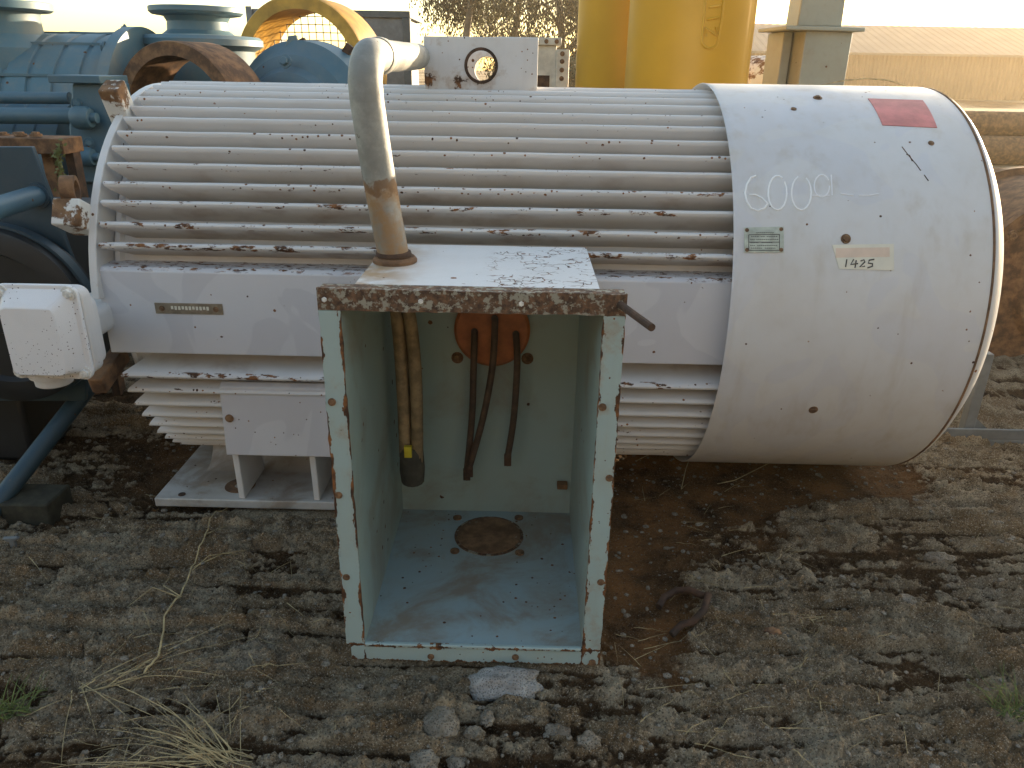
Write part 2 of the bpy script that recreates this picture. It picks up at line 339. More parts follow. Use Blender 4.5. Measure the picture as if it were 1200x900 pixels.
def ground_h(x, y):
    wx = x+.07*fbm(x*2.1, y*2.1, 3, 3)
    wy = y+.030*fbm(x*.8, y*1.5, 2, 11)+.012*fbm(x*3.2, y*5, 3, 15)
    # broken strata: ledges running with the motor, steep side towards the camera
    t = wy/.102+.16*fbm(x*.7, y*1.2, 2, 29); row = np.floor(t); u = t-row
    f1, f2, cid = voronoi(wx/.26+row*.37, row+.5+0*wx, 1)
    wq = wx+.10*perlin(x*5, y*7, 83)+.06*(u-.5)*np.sign(hsh(row, row*0, 79)-.5); blk = np.floor(wq/.34+hsh(row, row*0, 77)); bu = wq/.34+hsh(row, row*0, 77)-blk; ba = hsh(blk, row, 5); bs = hsh(np.floor(x*0+row), row*0+3, 12)
    gap = sst(.0, .07, np.minimum(bu, 1-bu)*(.5+ba)+.02*perlin(x*30, y*30, 8))
    led = sst(.0, .12+.08*ba, u)*(1-.30*u)*(1-sst(.84, 1.0, u))*(.55+.6*ba)*(.35+.65*np.maximum(gap, sst(.35, .45, hsh(blk, row, 14))))*(.30+.70*sst(-.30, .30, fbm(x*1.0+7, y*2.6, 3, 87)))
    t2 = wy/.043+.5*fbm(x*1.6+4, y*2, 2, 33); r2 = np.floor(t2); u2 = t2-r2; b2 = np.floor(wx/.12+hsh(r2, r2*0, 78)); led2 = sst(.0, .3, u2)*(1-.8*u2)*hsh(b2, r2, 6)
    s2 = fbm(wx*3.2+5, wy*15, 3, 37, .55)
    g1, g2, gid = voronoi(wx/.088+9, wy/.058+3, 21); lump = np.sqrt(np.clip(1-(g1/.75)**2, 0, 1))
    q1, q2, qid = voronoi(wx/.028+2, wy/.022+7, 25); lump2 = np.sqrt(np.clip(1-(q1/.75)**2, 0, 1))
    big = fbm(x*.8, y*1.1, 3, 41)
    soilamt = np.clip(.20+.55*fbm(x*1.0+3, y*2.2, 3, 51), 0, 1)
    left = sst(-.2, -1.3, x)
    red = 1.15*np.exp(-(((x-.38)/.16)**2+((y-1.95)/.36)**2)**1.0)+.95*np.exp(-(((x-.55)/.45)**2+((y-2.45)/.22)**2))+.8*rectmask(x, y, -1.4, 1.5, 2.7, 3.6, .3)
    red = np.clip(red+.25*fbm(x*6, y*8, 3, 91)*sst(.1, .4, red), 0, 1); soilamt = np.clip(np.maximum(soilamt+.20*left, red*1.2), 0, 1)
    keep = 1-.9*sst(.38, .95, soilamt)
    h = keep*(.062*led+.015*led2+.012*s2+.019*lump*gid**1.5+.008*lump2*(.1+qid))+.014*big
    h += .0085*fbm(x*24, y*34, 4, 61, .66)*(.25+keep)+.0052*fbm(x*70, y*80, 2, 71, .7)*(.5+.8*keep)
    soil = np.clip(.86-(h-.014)/.032+.6*(soilamt-.40), 0, 1); soil = np.maximum(soil, red)
    h -= .048
    low = np.maximum(rectmask(x, y, -.48, .25, 1.61, 2.36, .05), rectmask(x, y, -1.36, .36, 2.37, 2.95, .05))
    h = h*(1-low)+np.minimum(h, -.012)*low
    lowc = rectmask(x, y, .58, 1.56, 2.62, 3.42, .12); h = h*(1-lowc)+np.minimum(h, -.035)*lowc
    far = 1-sst(20, 60, np.hypot(x, y))
    return h*far, soil, red*(1-.5*left)
GRID = {}
def make_ground():
    def axis(a, b, st, ext):
        c = list(np.arange(a, b+1e-6, st)); d = st; lo = [a]; hi = [c[-1]]
        while lo[-1] > -ext: d *= 1.16; lo.append(lo[-1]-d)
        d = st
        while hi[-1] < ext: d *= 1.16; hi.append(hi[-1]+d)
        return np.array(lo[:0:-1]+c+hi[1:])
    xs = axis(-2.0, 2.5, .0055, 900); ys = axis(1.2, 3.35, .0055, 900)
    X, Y = np.meshgrid(xs, ys); h, soil, red = ground_h(X, Y); GRID['x'], GRID['y'], GRID['h'] = xs, ys, h
    nx, ny = len(xs), len(ys); v = np.stack([X, Y, h], -1).reshape(-1, 3)
    i = (np.arange(ny-1)[:,None]*nx+np.arange(nx-1)[None,:]).ravel(); f = np.stack([i, i+1, i+nx+1, i+nx], -1)
    me = bpy.data.meshes.new('ground'); me.vertices.add(len(v)); me.vertices.foreach_set('co', v.ravel().astype(np.float32))
    me.loops.add(f.size); me.loops.foreach_set('vertex_index', f.ravel().astype(np.int32)); me.polygons.add(len(f))
    me.polygons.foreach_set('loop_start', (np.arange(len(f))*4).astype(np.int32)); me.polygons.foreach_set('loop_total', np.full(len(f), 4, np.int32)); me.update()
    for nm, a in (('soil', soil), ('red', red)):
        at = me.attributes.new(nm, 'FLOAT', 'POINT'); at.data.foreach_set('value', a.ravel().astype(np.float32))
    me.polygons.foreach_set('use_smooth', np.ones(len(f), bool)); me.materials.append(M['ground'])
    o = bpy.data.objects.new('ground', me); COL.objects.link(o); o['kind'] = 'structure'
    o['label'] = 'rough broken concrete yard ground with brown soil between the ridges'
make_ground()
def gz(x, y):
    xs, ys = GRID['x'], GRID['y']; i = min(max(int(np.searchsorted(xs, x)), 1), len(xs)-1); j = min(max(int(np.searchsorted(ys, y)), 1), len(ys)-1)
    u = (x-xs[i-1])/(xs[i]-xs[i-1]); v = (y-ys[j-1])/(ys[j]-ys[j-1]); h = GRID['h']
    return float((h[j-1,i-1]*(1-u)+h[j-1,i]*u)*(1-v)+(h[j,i-1]*(1-u)+h[j,i]*u)*v)
def Wg(px, py):
    p = Wz(px, py, 0.0)
    for _ in range(3): p = Wz(px, py, gz(p.x, p.y))
    return p

# ------------------------------------------------------------------ shared hardware
def hexbolt(r=.012, h=.009, washer=True):
    b = MB(); b.lathe([(0,-.004),(r,-.004),(r,h*.8),(r*.86,h),(0,h)], ax=(0,-1,0), n=6)
    if washer: b.lathe([(0,-.004),(r*1.5,-.004),(r*1.5,.003),(0,.003)], ax=(0,-1,0), n=14)
    return b
def mesh_of(b, name, mat, smooth=30):
    o = b.build(name, mat, None, smooth=smooth); me = o.data
    z = o.location.copy(); bpy.data.objects.remove(o); me.transform(Matrix.Translation(z)); return me
BOLT = mesh_of(hexbolt(), 'bolt', M['bolt']); BOLT_S = mesh_of(hexbolt(.0075, .005), 'small_bolt', M['bolt'])
HOLE_LIGHT = mesh_of(hexbolt(.006, .003, False), 'pale_bolt_and_hole_light', M['bolt_white']); BOLT_L = mesh_of(hexbolt(.014, .012), 'lid_bolt', M['bolt_white'])
BOLT_B = mesh_of(hexbolt(.022, .02), 'big_bolt', M['blue'])

# ------------------------------------------------------------------ the motor
motor = thing('electric_motor', (0, MD, 0), 'large white finned electric motor with open terminal box lying in the yard', 'motor')
XL, XC0, XC1 = -1.335, .645, 1.445
core = MB(); core.lathe([(0,-1.345),(.40,-1.345),(.60,-1.345),(.612,-1.335),(.612,-1.32),(.60,-1.31),(.60,.70),(0,.70)], o=(0,MD,MZ), ax=(1,0,0), n=96)
core.build('stator_housing', M['white'], motor)
er = MB(); NA = 40; P_ = [(r_, a) for r_ in (.705,) for a in np.linspace(R(6), R(178), NA)]+[(.55, a) for a in np.linspace(R(178), R(6), NA)]
V = [cyl_pt(x_, a, r_) for x_ in (-1.372,-1.347) for r_, a in P_]; n = 2*NA
F = [(i, i+1, n-2-i, n-1-i) for i in range(NA-1)]; F = F+[tuple(j+n for j in f) for f in F]+[(i, (i+1)%n, n+(i+1)%n, n+i) for i in range(n)]
er.add(V, F); er.build('end_plate', M['white'], motor, smooth=30, bevel=.003)
fb = MB(); prof = [(.590,.017),(.66,.0125),(.700,.0105),(.708,.0085),(.713,.003),(.713,-.003),(.708,-.0085),(.700,-.0105),(.66,-.0125),(.590,-.017)]
NX = 24; V = []
for k in range(NX+1):
    for r_, t in prof:
        x0 = XL+(MRF-r_)*.55; x = x0+(XC0+.05-x0)*k/NX
        V.append((x, -(r_+.0005*math.sin(k*2.3+r_*50)), t+.0004*math.sin(k*1.7)))
n = len(prof); F = [tuple(range(n)), tuple(range(NX*n+n-1, NX*n-1, -1))]
for k in range(NX):
    for i in range(n): F.append((k*n+i, (k+1)*n+i, (k+1)*n+(i+1)%n, k*n+(i+1)%n))
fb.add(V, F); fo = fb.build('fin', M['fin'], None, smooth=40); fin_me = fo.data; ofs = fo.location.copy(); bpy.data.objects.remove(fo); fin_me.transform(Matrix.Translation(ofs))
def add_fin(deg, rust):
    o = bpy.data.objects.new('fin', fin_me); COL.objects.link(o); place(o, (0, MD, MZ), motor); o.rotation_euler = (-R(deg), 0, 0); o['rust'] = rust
k = 0
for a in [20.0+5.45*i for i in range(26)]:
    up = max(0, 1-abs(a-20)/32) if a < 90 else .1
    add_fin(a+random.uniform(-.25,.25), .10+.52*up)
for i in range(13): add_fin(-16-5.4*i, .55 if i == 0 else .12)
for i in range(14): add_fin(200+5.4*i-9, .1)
def side_panel(y0, y1, name):
    b = MB(); z0, z1 = .612, .902
    b.prism([(-1.362,y0,z0),(-1.362,y0,z1-.012),(-1.362,y0+.012*(1 if y1>y0 else -1),z1),(-1.362,y1,z1),(-1.362,y1,z0)], (.715+1.362,0,0))
    return b.build(name, M['panel'], motor, smooth=20, bevel=.004)
pan = side_panel(2.350, 2.47, 'side_panel'); side_panel(2*MD-2.350, 2*MD-2.47, 'side_panel')
b = MB(); b.box(-1.188,-.968,2.347,2.3515,.752,.788); np_ = b.build('name_strip', M['brass'], pan, bevel=.001); np_['label'] = 'narrow brass name strip'
for x in (-1.165,-.99): inst('screw', BOLT_S, (x,2.3475,.770), np_, (0,-1,0), .3, .8)
b = MB()
for i in range(11):
    x = -1.135+i*.0115; b.box(x, x+.007, 2.3458, 2.3475, .766+(.002 if i%3==0 else 0), .778)
b.build('stamped_print', M['paper'], np_)
# fan cover
c = MB(); NS = 120
c.lathe([(.712,XC0+.03),(.731,XC0+.002),(.735,XC0),(.7365,XC0+.004),(.735,XC0+.02),(.7355,1.0),(.735,XC1-.012),(.733,XC1-.002),(.728,XC1)], o=(0,MD,MZ), ax=(1,0,0), n=NS)
cov = c.build('fan_cover', M['cover'], motor, smooth=50)
c = MB(); c.lathe([(.7285,XC1-.004),(.7315,XC1+.004),(.729,XC1+.014),(.720,XC1+.024),(.672,XC1+.066),(.655,XC1+.074),(.50,XC1+.078),(.48,XC1+.06),(.0,XC1+.06)], o=(0,MD,MZ), ax=(1,0,0), n=NS)
c.build('end_rim', M['white'], cov, smooth=50)
c = MB(); c.lathe([(.7325,XC1-.006),(.7362,XC1-.005),(.7362,XC1+.001),(.7325,XC1+.002)], o=(0,MD,MZ), ax=(1,0,0), n=NS, closed=True); c.build('rusty_seam', M['rust'], cov)
def cpx(px, py, r=MRC):
    d = ray(px, py); a = d[1]**2+d[2]**2; bb = 2*(d[1]*-MD+d[2]*(CAM_H-MZ)); cc = MD**2+(CAM_H-MZ)**2-r*r
    t = (-bb-math.sqrt(max(bb*bb-4*a*cc, 0)))/(2*a); p = CPOS+d*t; return p[0], math.atan2(p[2]-MZ, -(p[1]-MD))
for px, py, m_ in ((958,115,BOLT),(991,280,BOLT),(953,480,BOLT),(1091,168,BOLT_S),(930,128,BOLT_S)):
    x, a = cpx(px, py); inst('bolt', m_, cyl_pt(x, a, MRC), cov, (0,-math.cos(a),math.sin(a)), .4, .85)
def patch_on(q, name, mat, r=.0018, nn=8, parent=cov):
    """q: four (x, angle) corners, curved patch with a little thickness"""
    b = MB(); V = []; F = []
    for j in range(nn+1):
        for i in range(nn+1):
            u, v = i/nn, j/nn
            x = (q[0][0]*(1-u)+q[1][0]*u)*(1-v)+(q[3][0]*(1-u)+q[2][0]*u)*v; a = (q[0][1]*(1-u)+q[1][1]*u)*(1-v)+(q[3][1]*(1-u)+q[2][1]*u)*v
            V.append(cyl_pt(x, a, MRC+.0005+r))
    n2 = len(V)
    V += [cyl_pt(p.x, math.atan2(p.z-MZ, MD-p.y), MRC-.001) for p in V]
    W_ = nn+1
    for j in range(nn):
        for i in range(nn): F.append((j*W_+i, j*W_+i+1, (j+1)*W_+i+1, (j+1)*W_+i))
    for i in range(nn):
        for a_, b_ in ((i, i+1), (nn*W_+i+1, nn*W_+i), ((i+1)*W_, i*W_), (i*W_+nn, (i+1)*W_+nn)): F.append((a_, a_+n2, b_+n2, b_))
    b.add(V, F); return b.build(name, mat, parent, smooth=40)
def pxq(*pts): return [cpx(*p) for p in pts]
rp = patch_on(pxq((872,267),(918,266),(918,296),(872,296)), 'rating_plate', M['plate'], .003); rp['label'] = 'small metal rating plate'
def stroke_on(pts, name, mat, w_, parent, r0=MRC, nn=5):
    b = MB()
    for st in pts:
        P = [cyl_pt(*cpx(px, py), r0) for px, py in st]; b.tube(P, w_, nn)
    return b.build(name, mat, parent, smooth=60)
rows = []
for ry, segs in ((273,((886,906),)),(277.5,((880,889),(891,896),(898,911))),(281,((879,884),(886,912))),(284.5,((879,888),(892,905))),(288,((879,884),(887,911))),(291,((880,893),(896,908)))):
    for a_, b_ in segs:
        t = a_
        while t < b_: rows.append([(t, ry-.4), (min(t+1.3, b_), ry+.4)]); t += 2.2
rows += [[(877,275.5),(913,275)],[(877,275.5),(877,293.5)],[(913,275),(913,293.5)],[(877,293.5),(913,293.5)],[(877,284),(913,284)]]
stroke_on(rows, 'plate_print', M['ink'], .0013, rp, MRC+.0035)
for p in ((875,270),(915,269),(915,293),(875,293)):
    x, a = cpx(*p); inst('rivet', BOLT_S, cyl_pt(x, a, MRC+.003), rp, (0,-math.cos(a),math.sin(a)), 0, .55)
st_ = patch_on(pxq((975,287),(1047,286),(1047,317),(983,315)), 'paper_sticker', M['paper']); st_['label'] = 'torn pale sticker with handwritten number 1425'
patch_on(pxq((979,291),(1042,290),(1042,301),(979,302)), 'faded_print', M['faded'], .0024, parent=st_)
hw = [[(992,304),(990.5,313)],[(1000,304),(996.5,310),(1005,309)],[(1003,305),(1001.5,314)],[(1008,306),(1012,304.5),(1013,307),(1007,313),(1013,312)],[(1024,304),(1018,305),(1017,308.5),(1022,309),(1022,312),(1016,314)]]
stroke_on(hw, 'handwritten_number', M['ink'], .0022, st_, MRC+.0025)
patch_on(pxq((1017,116),(1081,118),(1098,150),(1034,147)), 'red_sticker', M['redfilm'])['label'] = 'red parallelogram sticker'
def ell(cx, cy, rx, ry, a0, a1, n=16): return [(cx+rx*math.cos(R(a0+(a1-a0)*i/n)), cy+ry*math.sin(R(a0+(a1-a0)*i/n))) for i in range(n+1)]
six = [(886,206),(880,208),(875,216),(873,226),(875,236),(880,244),(888,247),(896,244),(900,238)]
ch = [six, [(878,228),(885,228),(893,232),(900,239)], ell(911,226,11,20,-40,300), ell(939,226,11.5,20,-60,250)]
stroke_on(ch, 'chalk_number', M['chalk'], .0030, cov)
stroke_on([ell(963,218,9,13,0,330), [(974,205),(975,229)], [(985,227),(1000,229)], [(1006,229),(1018,229),(1030,227)], [(952,229),(972,229)]], 'faint_chalk', M['chalk2'], .0026, cov)
stroke_on([[(1057,172),(1063,180),(1068,186),(1074,193),(1079,200)],[(1062,181),(1066,182),(1069,189)],[(1083,205),(1088,212)]], 'scratch', M['rust_dark'], .0022, cov, MRC-.0006)
# lifting block with a through hole
def holed_plate(b, x0, x1, z0, z1, y0, y1, cx, cz, r, n=32):
    def sq(t):
        c_, s_ = math.cos(t), math.sin(t); k_ = min((x1-cx)/c_ if c_ > 1e-9 else (x0-cx)/c_ if c_ < -1e-9 else 1e9, (z1-cz)/s_ if s_ > 1e-9 else (z0-cz)/s_ if s_ < -1e-9 else 1e9); return cx+c_*k_, cz+s_*k_
    ts = sorted([2*math.pi*i/n for i in range(n)]+[math.atan2(zz-cz, xx-cx) % (2*math.pi) for xx in (x0,x1) for zz in (z0,z1)]); n = len(ts); V = []
    for y in (y0, y1):
        for t in ts: V.append((cx+r*math.cos(t), y, cz+r*math.sin(t)))
        for t in ts:
            q = sq(t); V.append((q[0], y, q[1]))
    F = []
    for i in range(n):
        j = (i+1) % n
        F += [(i, j, n+j, n+i), (2*n+i, 3*n+i, 3*n+j, 2*n+j), (i, 2*n+i, 2*n+j, j), (n+i, n+j, 3*n+j, 3*n+i)]
    b.add(V, F)
b = MB(); bx0, bx1, bz0, bz1, by0, by1 = -.368, .036, 1.405, 1.605, 2.93, 3.08
holed_plate(b, bx0, bx1, bz0, bz1, by0, by0+.022, -.165, 1.512, .050); holed_plate(b, bx0, bx1, bz0, bz1, by1-.022, by1, -.150, 1.498, .046)
b.box(bx0, bx0+.02, by0+.022, by1-.022, bz0, bz1); b.box(bx1-.02, bx1, by0+.022, by1-.022, bz0, bz1)
lb = b.build('lifting_block', M['white'], motor, smooth=30, bevel=.004); lb['rust'] = .42; lb['label'] = 'white lifting block with a round hole'
b = MB(); b.lathe([(.0495,-.003),(.060,-.003),(.060,.006),(.0495,.006)], o=(-.165,by0,1.512), ax=(0,1,0), n=40, closed=True); b.build('hole_rim', M['rust_dark'], lb)
# lugs on the left end
def lug(deg, rad0, rad1, x0, x1, wd, mat):
    a = R(deg); b = MB(); rd = Vector((0,-math.cos(a),math.sin(a))); tg = Vector((0,math.sin(a),math.cos(a))); o = Vector((0,MD,MZ)); V = []
    for r_ in (rad0, rad1):
        for x, t in ((x0,-1),(x1,-1),(x1,1),(x0,1)): V.append(o+rd*r_+tg*(t*wd/2)+Vector((x,0,0)))
    b.add(V, [(0,1,2,3),(7,6,5,4),(0,4,5,1),(1,5,6,2),(2,6,7,3),(3,7,4,0)]); o_ = b.build('lug', mat, motor, bevel=.006); return o_
lug(63, .64, .79, -1.40, -1.335, .075, M['rust_white']); lg = lug(27, .64, .765, -1.455, -1.368, .085, M['rust_white']); lug(-16, .58, .77, -1.415, -1.366, .06, M['rust'])
b = MB(); b.lathe([(.030,-.02),(.045,-.02),(.045,.02),(.030,.02)], o=cyl_pt(-1.42, R(31), .78)+Vector((0,.05,.0)), ax=(1,.3,0), n=20, closed=True); b.build('lug_eye', M['rust'], lg)
# feet
def foot(x0, x1, gus):
    b = MB(); b.box(x0, x1, 2.385, 3.0, .0, .034); f_ = b.build('foot', M['footp'], motor, bevel=.004); f_['rust'] = .18
    b = MB(); P = [(x0+.11,2.60,.034)]+[(x0+.11, 2.60+.10*math.sin(t*math.pi/2/6), .034+.13*(1-math.cos(t*math.pi/2/6))) for t in range(1,7)]+[(x0+.11,2.70,.30),(x0+.11,3.0,.30),(x0+.11,3.0,.034)]
    b.prism(P, (x1-x0-.13,0,0)); b.build('foot_web', M['footp'], f_, smooth=40)
    for g_ in gus:
        b = MB(); b.prism([(g_-.011,2.395,.035),(g_-.011,2.385,.24),(g_-.011,2.60,.24),(g_-.011,2.62,.035)], (.022,0,0)); b.build('gusset', M['white'], f_, bevel=.003)
    b = MB(); b.lathe([(.020,.0),(.020,.0355),(.056,.0355),(.056,.0)], o=(x0+.28,2.49,0), n=24); b.build('bolt_hole_ring', M['rust'], f_)
    b = MB(); b.lathe([(0,.03),(.013,.03),(.013,.037),(0,.037)], o=(x0+.09,2.415,0), n=16); b.build('bolt_hole_plug', M['rust_dark'], f_)
    return f_
f1 = foot(-1.33, -.52, (-1.01,-.735)); foot(-.42, .335, (-.2,.15))
b = MB(); b.prism([(-1.03,2.36,.232),(-1.022,2.36,.492),(-1.02,2.376,.506),(-1.02,2.53,.512),(-1.02,2.60,.232)], (.50,0,0)); b.build('foot_cover', M['panel'], f1, smooth=25, bevel=.004)
inst('bolt', BOLT_S, Wy(269,490,2.36), f1, (0,-1,0), .3, 1.3)
# terminal box
TX0, TX1, TYF, TZ1, TFL, TYB = -.459, .232, 1.635, 1.045, .05, 2.325
IX0, IX1, IZ0, IZ1 = TX0+TFL, TX1-TFL, TFL, TZ1-TFL
b = MB(); b.box(IX0, IX1, TYB, TYB+.008, IZ0, IZ1); tb = b.build('terminal_box', M['inner'], motor); tb['label'] = 'open pale green terminal box with rusty flange'
def duo(name, inner, outer, args_in, args_out):
    b = MB(); b.box(*args_in, mi=0); b.box(*args_out, mi=1); return b.build(name, [inner, outer], tb)
duo('side_wall', M['inner'], M['white'], (IX0-.004,IX0,TYF+.008,TYB+.008,IZ0-.0005,IZ1), (IX0-.008,IX0-.004,TYF+.008,TYB+.008,IZ0-.0005,IZ1))
duo('side_wall', M['inner'], M['white'], (IX1,IX1+.004,TYF+.008,TYB+.008,IZ0-.0005,IZ1), (IX1+.004,IX1+.008,TYF+.008,TYB+.008,IZ0-.0005,IZ1))
duo('top_plate', M['inner'], M['cracked'], (IX0-.008,IX1+.008,TYF+.008,TYB-.02,IZ1,IZ1+.004), (IX0-.008,IX1+.008,TYF+.008,TYB-.02,IZ1+.004,IZ1+.008))
b = MB(); b.box(IX0-.008, IX1+.008, TYF+.008, TYB+.008, IZ0-.009, IZ0-.001); b.build('floor_plate', M['floor'], tb)
def wavy_rail(x0, x1, z0, z1, name, mat):
    """flat bar with slightly bent, nibbled outer edges"""
    b = MB(); L_ = max(x1-x0, z1-z0); n = int(L_/.02); hor = (x1-x0) > (z1-z0); V = []
    for i in range(n+1):
        t = i/n; j = [random.gauss(0, .0009) for _ in range(2)]; bow = .003*math.sin(t*math.pi*2.2+x0*9)
        if hor: a_, c_ = (x0+(x1-x0)*t, z0+j[0]), (x0+(x1-x0)*t, z1+j[1])
        else: a_, c_ = (x0+j[0], z0+(z1-z0)*t), (x1+j[1], z0+(z1-z0)*t)
        for (x, z) in (a_, c_):
            V.append((x, TYF-.001+bow*.4, z)); V.append((x, TYF+.008, z))
    F = []
    for i in range(n):
        o = i*4; F += [(o,o+4,o+6,o+2),(o+1,o+3,o+7,o+5),(o,o+1,o+5,o+4),(o+2,o+6,o+7,o+3)]
    F += [(0,2,3,1),(n*4,n*4+1,n*4+3,n*4+2)]
    b.add(V, F); return b.build(name, mat, tb, smooth=30)
rt = wavy_rail(TX0, TX1, IZ1, TZ1, 'flange_rail', M['teal_rust']); rt['label'] = 'heavily rusted top flange rail'
rl = wavy_rail(TX0, IX0, IZ0, IZ1-.001, 'flange_rail', M['teal']); rr_ = wavy_rail(IX1, TX1, IZ0, IZ1-.001, 'flange_rail', M['teal']); rb = wavy_rail(TX0+.012, TX1, 0, IZ0-.001, 'flange_rail', M['teal'])
rl['rust'] = .10; rr_['rust'] = .34; rb['rust'] = .15
b = MB(); b.box(IX0, IX1, TYF-.006, TYF+.006, IZ0-.002, IZ0+.008); b.build('floor_lip', M['teal'], tb, bevel=.002)
b = MB(); b.box(TX0+.003, TX1-.003, TYF+.009, TYF+.05, TZ1-.009, TZ1-.002); b.build('top_flange_return', M['teal_rust'], tb)
for px, py in ((380,351),(493,353),(611,356)): inst('bolt', HOLE_LIGHT, Wy(px, py, TYF-.001), tb, (0,-1,0), 0, 1.0)  # sky light seen through the top flange holes, painted as pale discs
for px, py in ((389,471),(397,580),(406,676),(706,477),(714,560),(704,682),(505,769),(604,770),(694,776)): inst('bolt', BOLT_S, Wy(px, py, TYF-.001), tb, (0,-1,0), random.random(), .85)
a_ = Wy(727,357,TYF); e_ = Wy(764,384,1.50); b = MB(); b.tube([a_+Vector((0,.02,0)), a_, a_.lerp(e_,.5), e_], .0085, 10); b.build('threaded_rod', M['rust_dark'], tb)
# inside the box
dc = Wy(577,385,TYB); b = MB(); b.lathe([(0,-.03),(.112,-.03),(.121,-.022),(.121,0),(0,0)], o=dc, ax=(0,1,0), n=48); gd = b.build('gland_disc', M['resin'], tb); gd['label'] = 'round orange resin gland disc'
for px, py in ((536,419),(618,420),(541,350),(612,350)): inst('bolt', BOLT, Wy(px, py, TYB), tb, (0,-1,0), .2, 1.1)
def cable(pxs, r, name, mat, parent):
    P = [Wy(px, py, y) for px, py, y in pxs]; Q = []
    for i in range(len(P)-1):
        p0, p1, p2, p3 = P[max(i-1,0)], P[i], P[i+1], P[min(i+2,len(P)-1)]
        for k_ in range(6):
            t = k_/6; Q.append(.5*((2*p1)+(p2-p0)*t+(2*p0-5*p1+4*p2-p3)*t*t+(3*p1-p0-3*p2+p3)*t**3))
    Q.append(P[-1]); b = MB(); b.tube(Q, r, 10); return b.build(name, mat, parent, smooth=60)
for pts in ([(556,388,2.32),(556,393,2.27),(555,430,2.25),(553,490,2.24),(547,552,2.24)], [(579,372,2.32),(580,380,2.26),(577,430,2.22),(566,490,2.21),(550,548,2.215)], [(604,390,2.32),(605,396,2.27),(606,430,2.25),(602,490,2.24),(595,535,2.24)]):
    cb = cable(pts, .0108, 'phase_cable', M['cable2'], tb)
    e = Wy(*pts[-1]); b = MB(); b.box(e.x-.012, e.x+.012, e.y-.004, e.y+.004, e.z-.035, e.z+.01); b.lathe([(.007,-.005),(.0115,-.005),(.0115,.005),(.007,.005)], o=(e.x,e.y,e.z-.024), ax=(0,1,0), n=12, closed=True); b.build('cable_lug', M['rust_dark'], cb, bevel=.002)
for pts in ([(463,352,2.09),(468,400,2.09),(472,460,2.08),(475,535,2.09)], [(477,352,2.08),(484,400,2.075),(488,460,2.07),(489,540,2.085)], [(470,352,2.115),(476,400,2.12),(480,470,2.12),(482,535,2.11)]):
    cable(pts, .0185, 'supply_cable', M['cable'], tb)
b = MB(); e = Wy(482,522,2.09); e2 = Wy(484,566,2.10); b.tube([e, e.lerp(e2,.15), e.lerp(e2,.6), e2.lerp(e,.06), e2], [.030,.037,.040,.036,.018], 14); cw = b.build('taped_cable_end', M['rubber'], tb); cw['label'] = 'black taped end of the supply cables'
p = Wy(478,530,2.05); b = MB(); b.box(p.x-.011, p.x+.011, p.y-.0015, p.y+.012, p.z-.018, p.z+.018); b.build('yellow_tag', M['ylabel'], cw)
fd = Wz(573,628,IZ0-.001); b = MB(); b.lathe([(0,.001),(.106,.001),(.106,.006),(.098,.0075),(.0,.006)], o=fd, n=48); g_ = b.build('blanking_plate', M['disc'], tb); g_['label'] = 'round rusty blanking plate on the box floor'
b = MB(); b.lathe([(.106,.0005),(.116,.0005),(.116,.003),(.106,.003)], o=fd, n=48, closed=True); b.build('plate_ring', M['teal_rust'], tb)
for px, py in ((536,607),(608,607),(533,646),(609,648)): inst('bolt', BOLT_S, Wz(px, py, IZ0), tb, (0,0,1), .3, 1.35)
p = Wy(660,566,TYB); b = MB(); b.box(p.x-.022, p.x+.014, p.y-.03, p.y, p.z-.01, p.z+.01); b.build('earth_tab', M['rust'], tb, bevel=.003)
# conduit from box top to lifting block
P = [Vector((-.356,2.075,1.0)), Vector((-.372,2.05,1.14)), Vector((-.386,2.03,1.28)), Vector((-.398,2.015,1.42))]
c0 = Vector((-.400,2.090,1.452))
for i in range(1,9):
    t = i/8*math.pi/2; P.append(Vector((-.401+.006*i/8, c0.y-.076*math.cos(t), c0.z+.076*math.sin(t))))
P += [Vector((-.394,2.35,1.530)), Vector((-.391,2.65,1.534)), Vector((-.388,2.915,1.538))]
b = MB(); b.tube(P, .0425, 24); cdt = b.build('conduit', M['conduit'], motor, smooth=60); cdt['label'] = 'bent pale pipe with rust at its lower end'
b = MB(); b.lathe([(.041,0),(.061,0),(.061,.008),(.054,.016),(.041,.016)], o=(-.356,2.075,1.0035), n=28, closed=True); b.build('conduit_collar', M['rust'], cdt)
b = MB(); b.lathe([(.041,0),(.048,.002),(.049,.008),(.047,.014),(.041,.016)], o=(-.358,2.072,1.0195), n=28, closed=True); b.build('weld_bead', M['rust_dark'], cdt)
b = MB(); b.lathe([(.041,-.025),(.0455,-.025),(.047,-.02),(.047,.02),(.0455,.025),(.041,.025)], o=(-.3945,2.19,1.5283), ax=(0,1,.004), n=28, closed=True); b.build('pipe_coupling', M['conduit'], cdt)

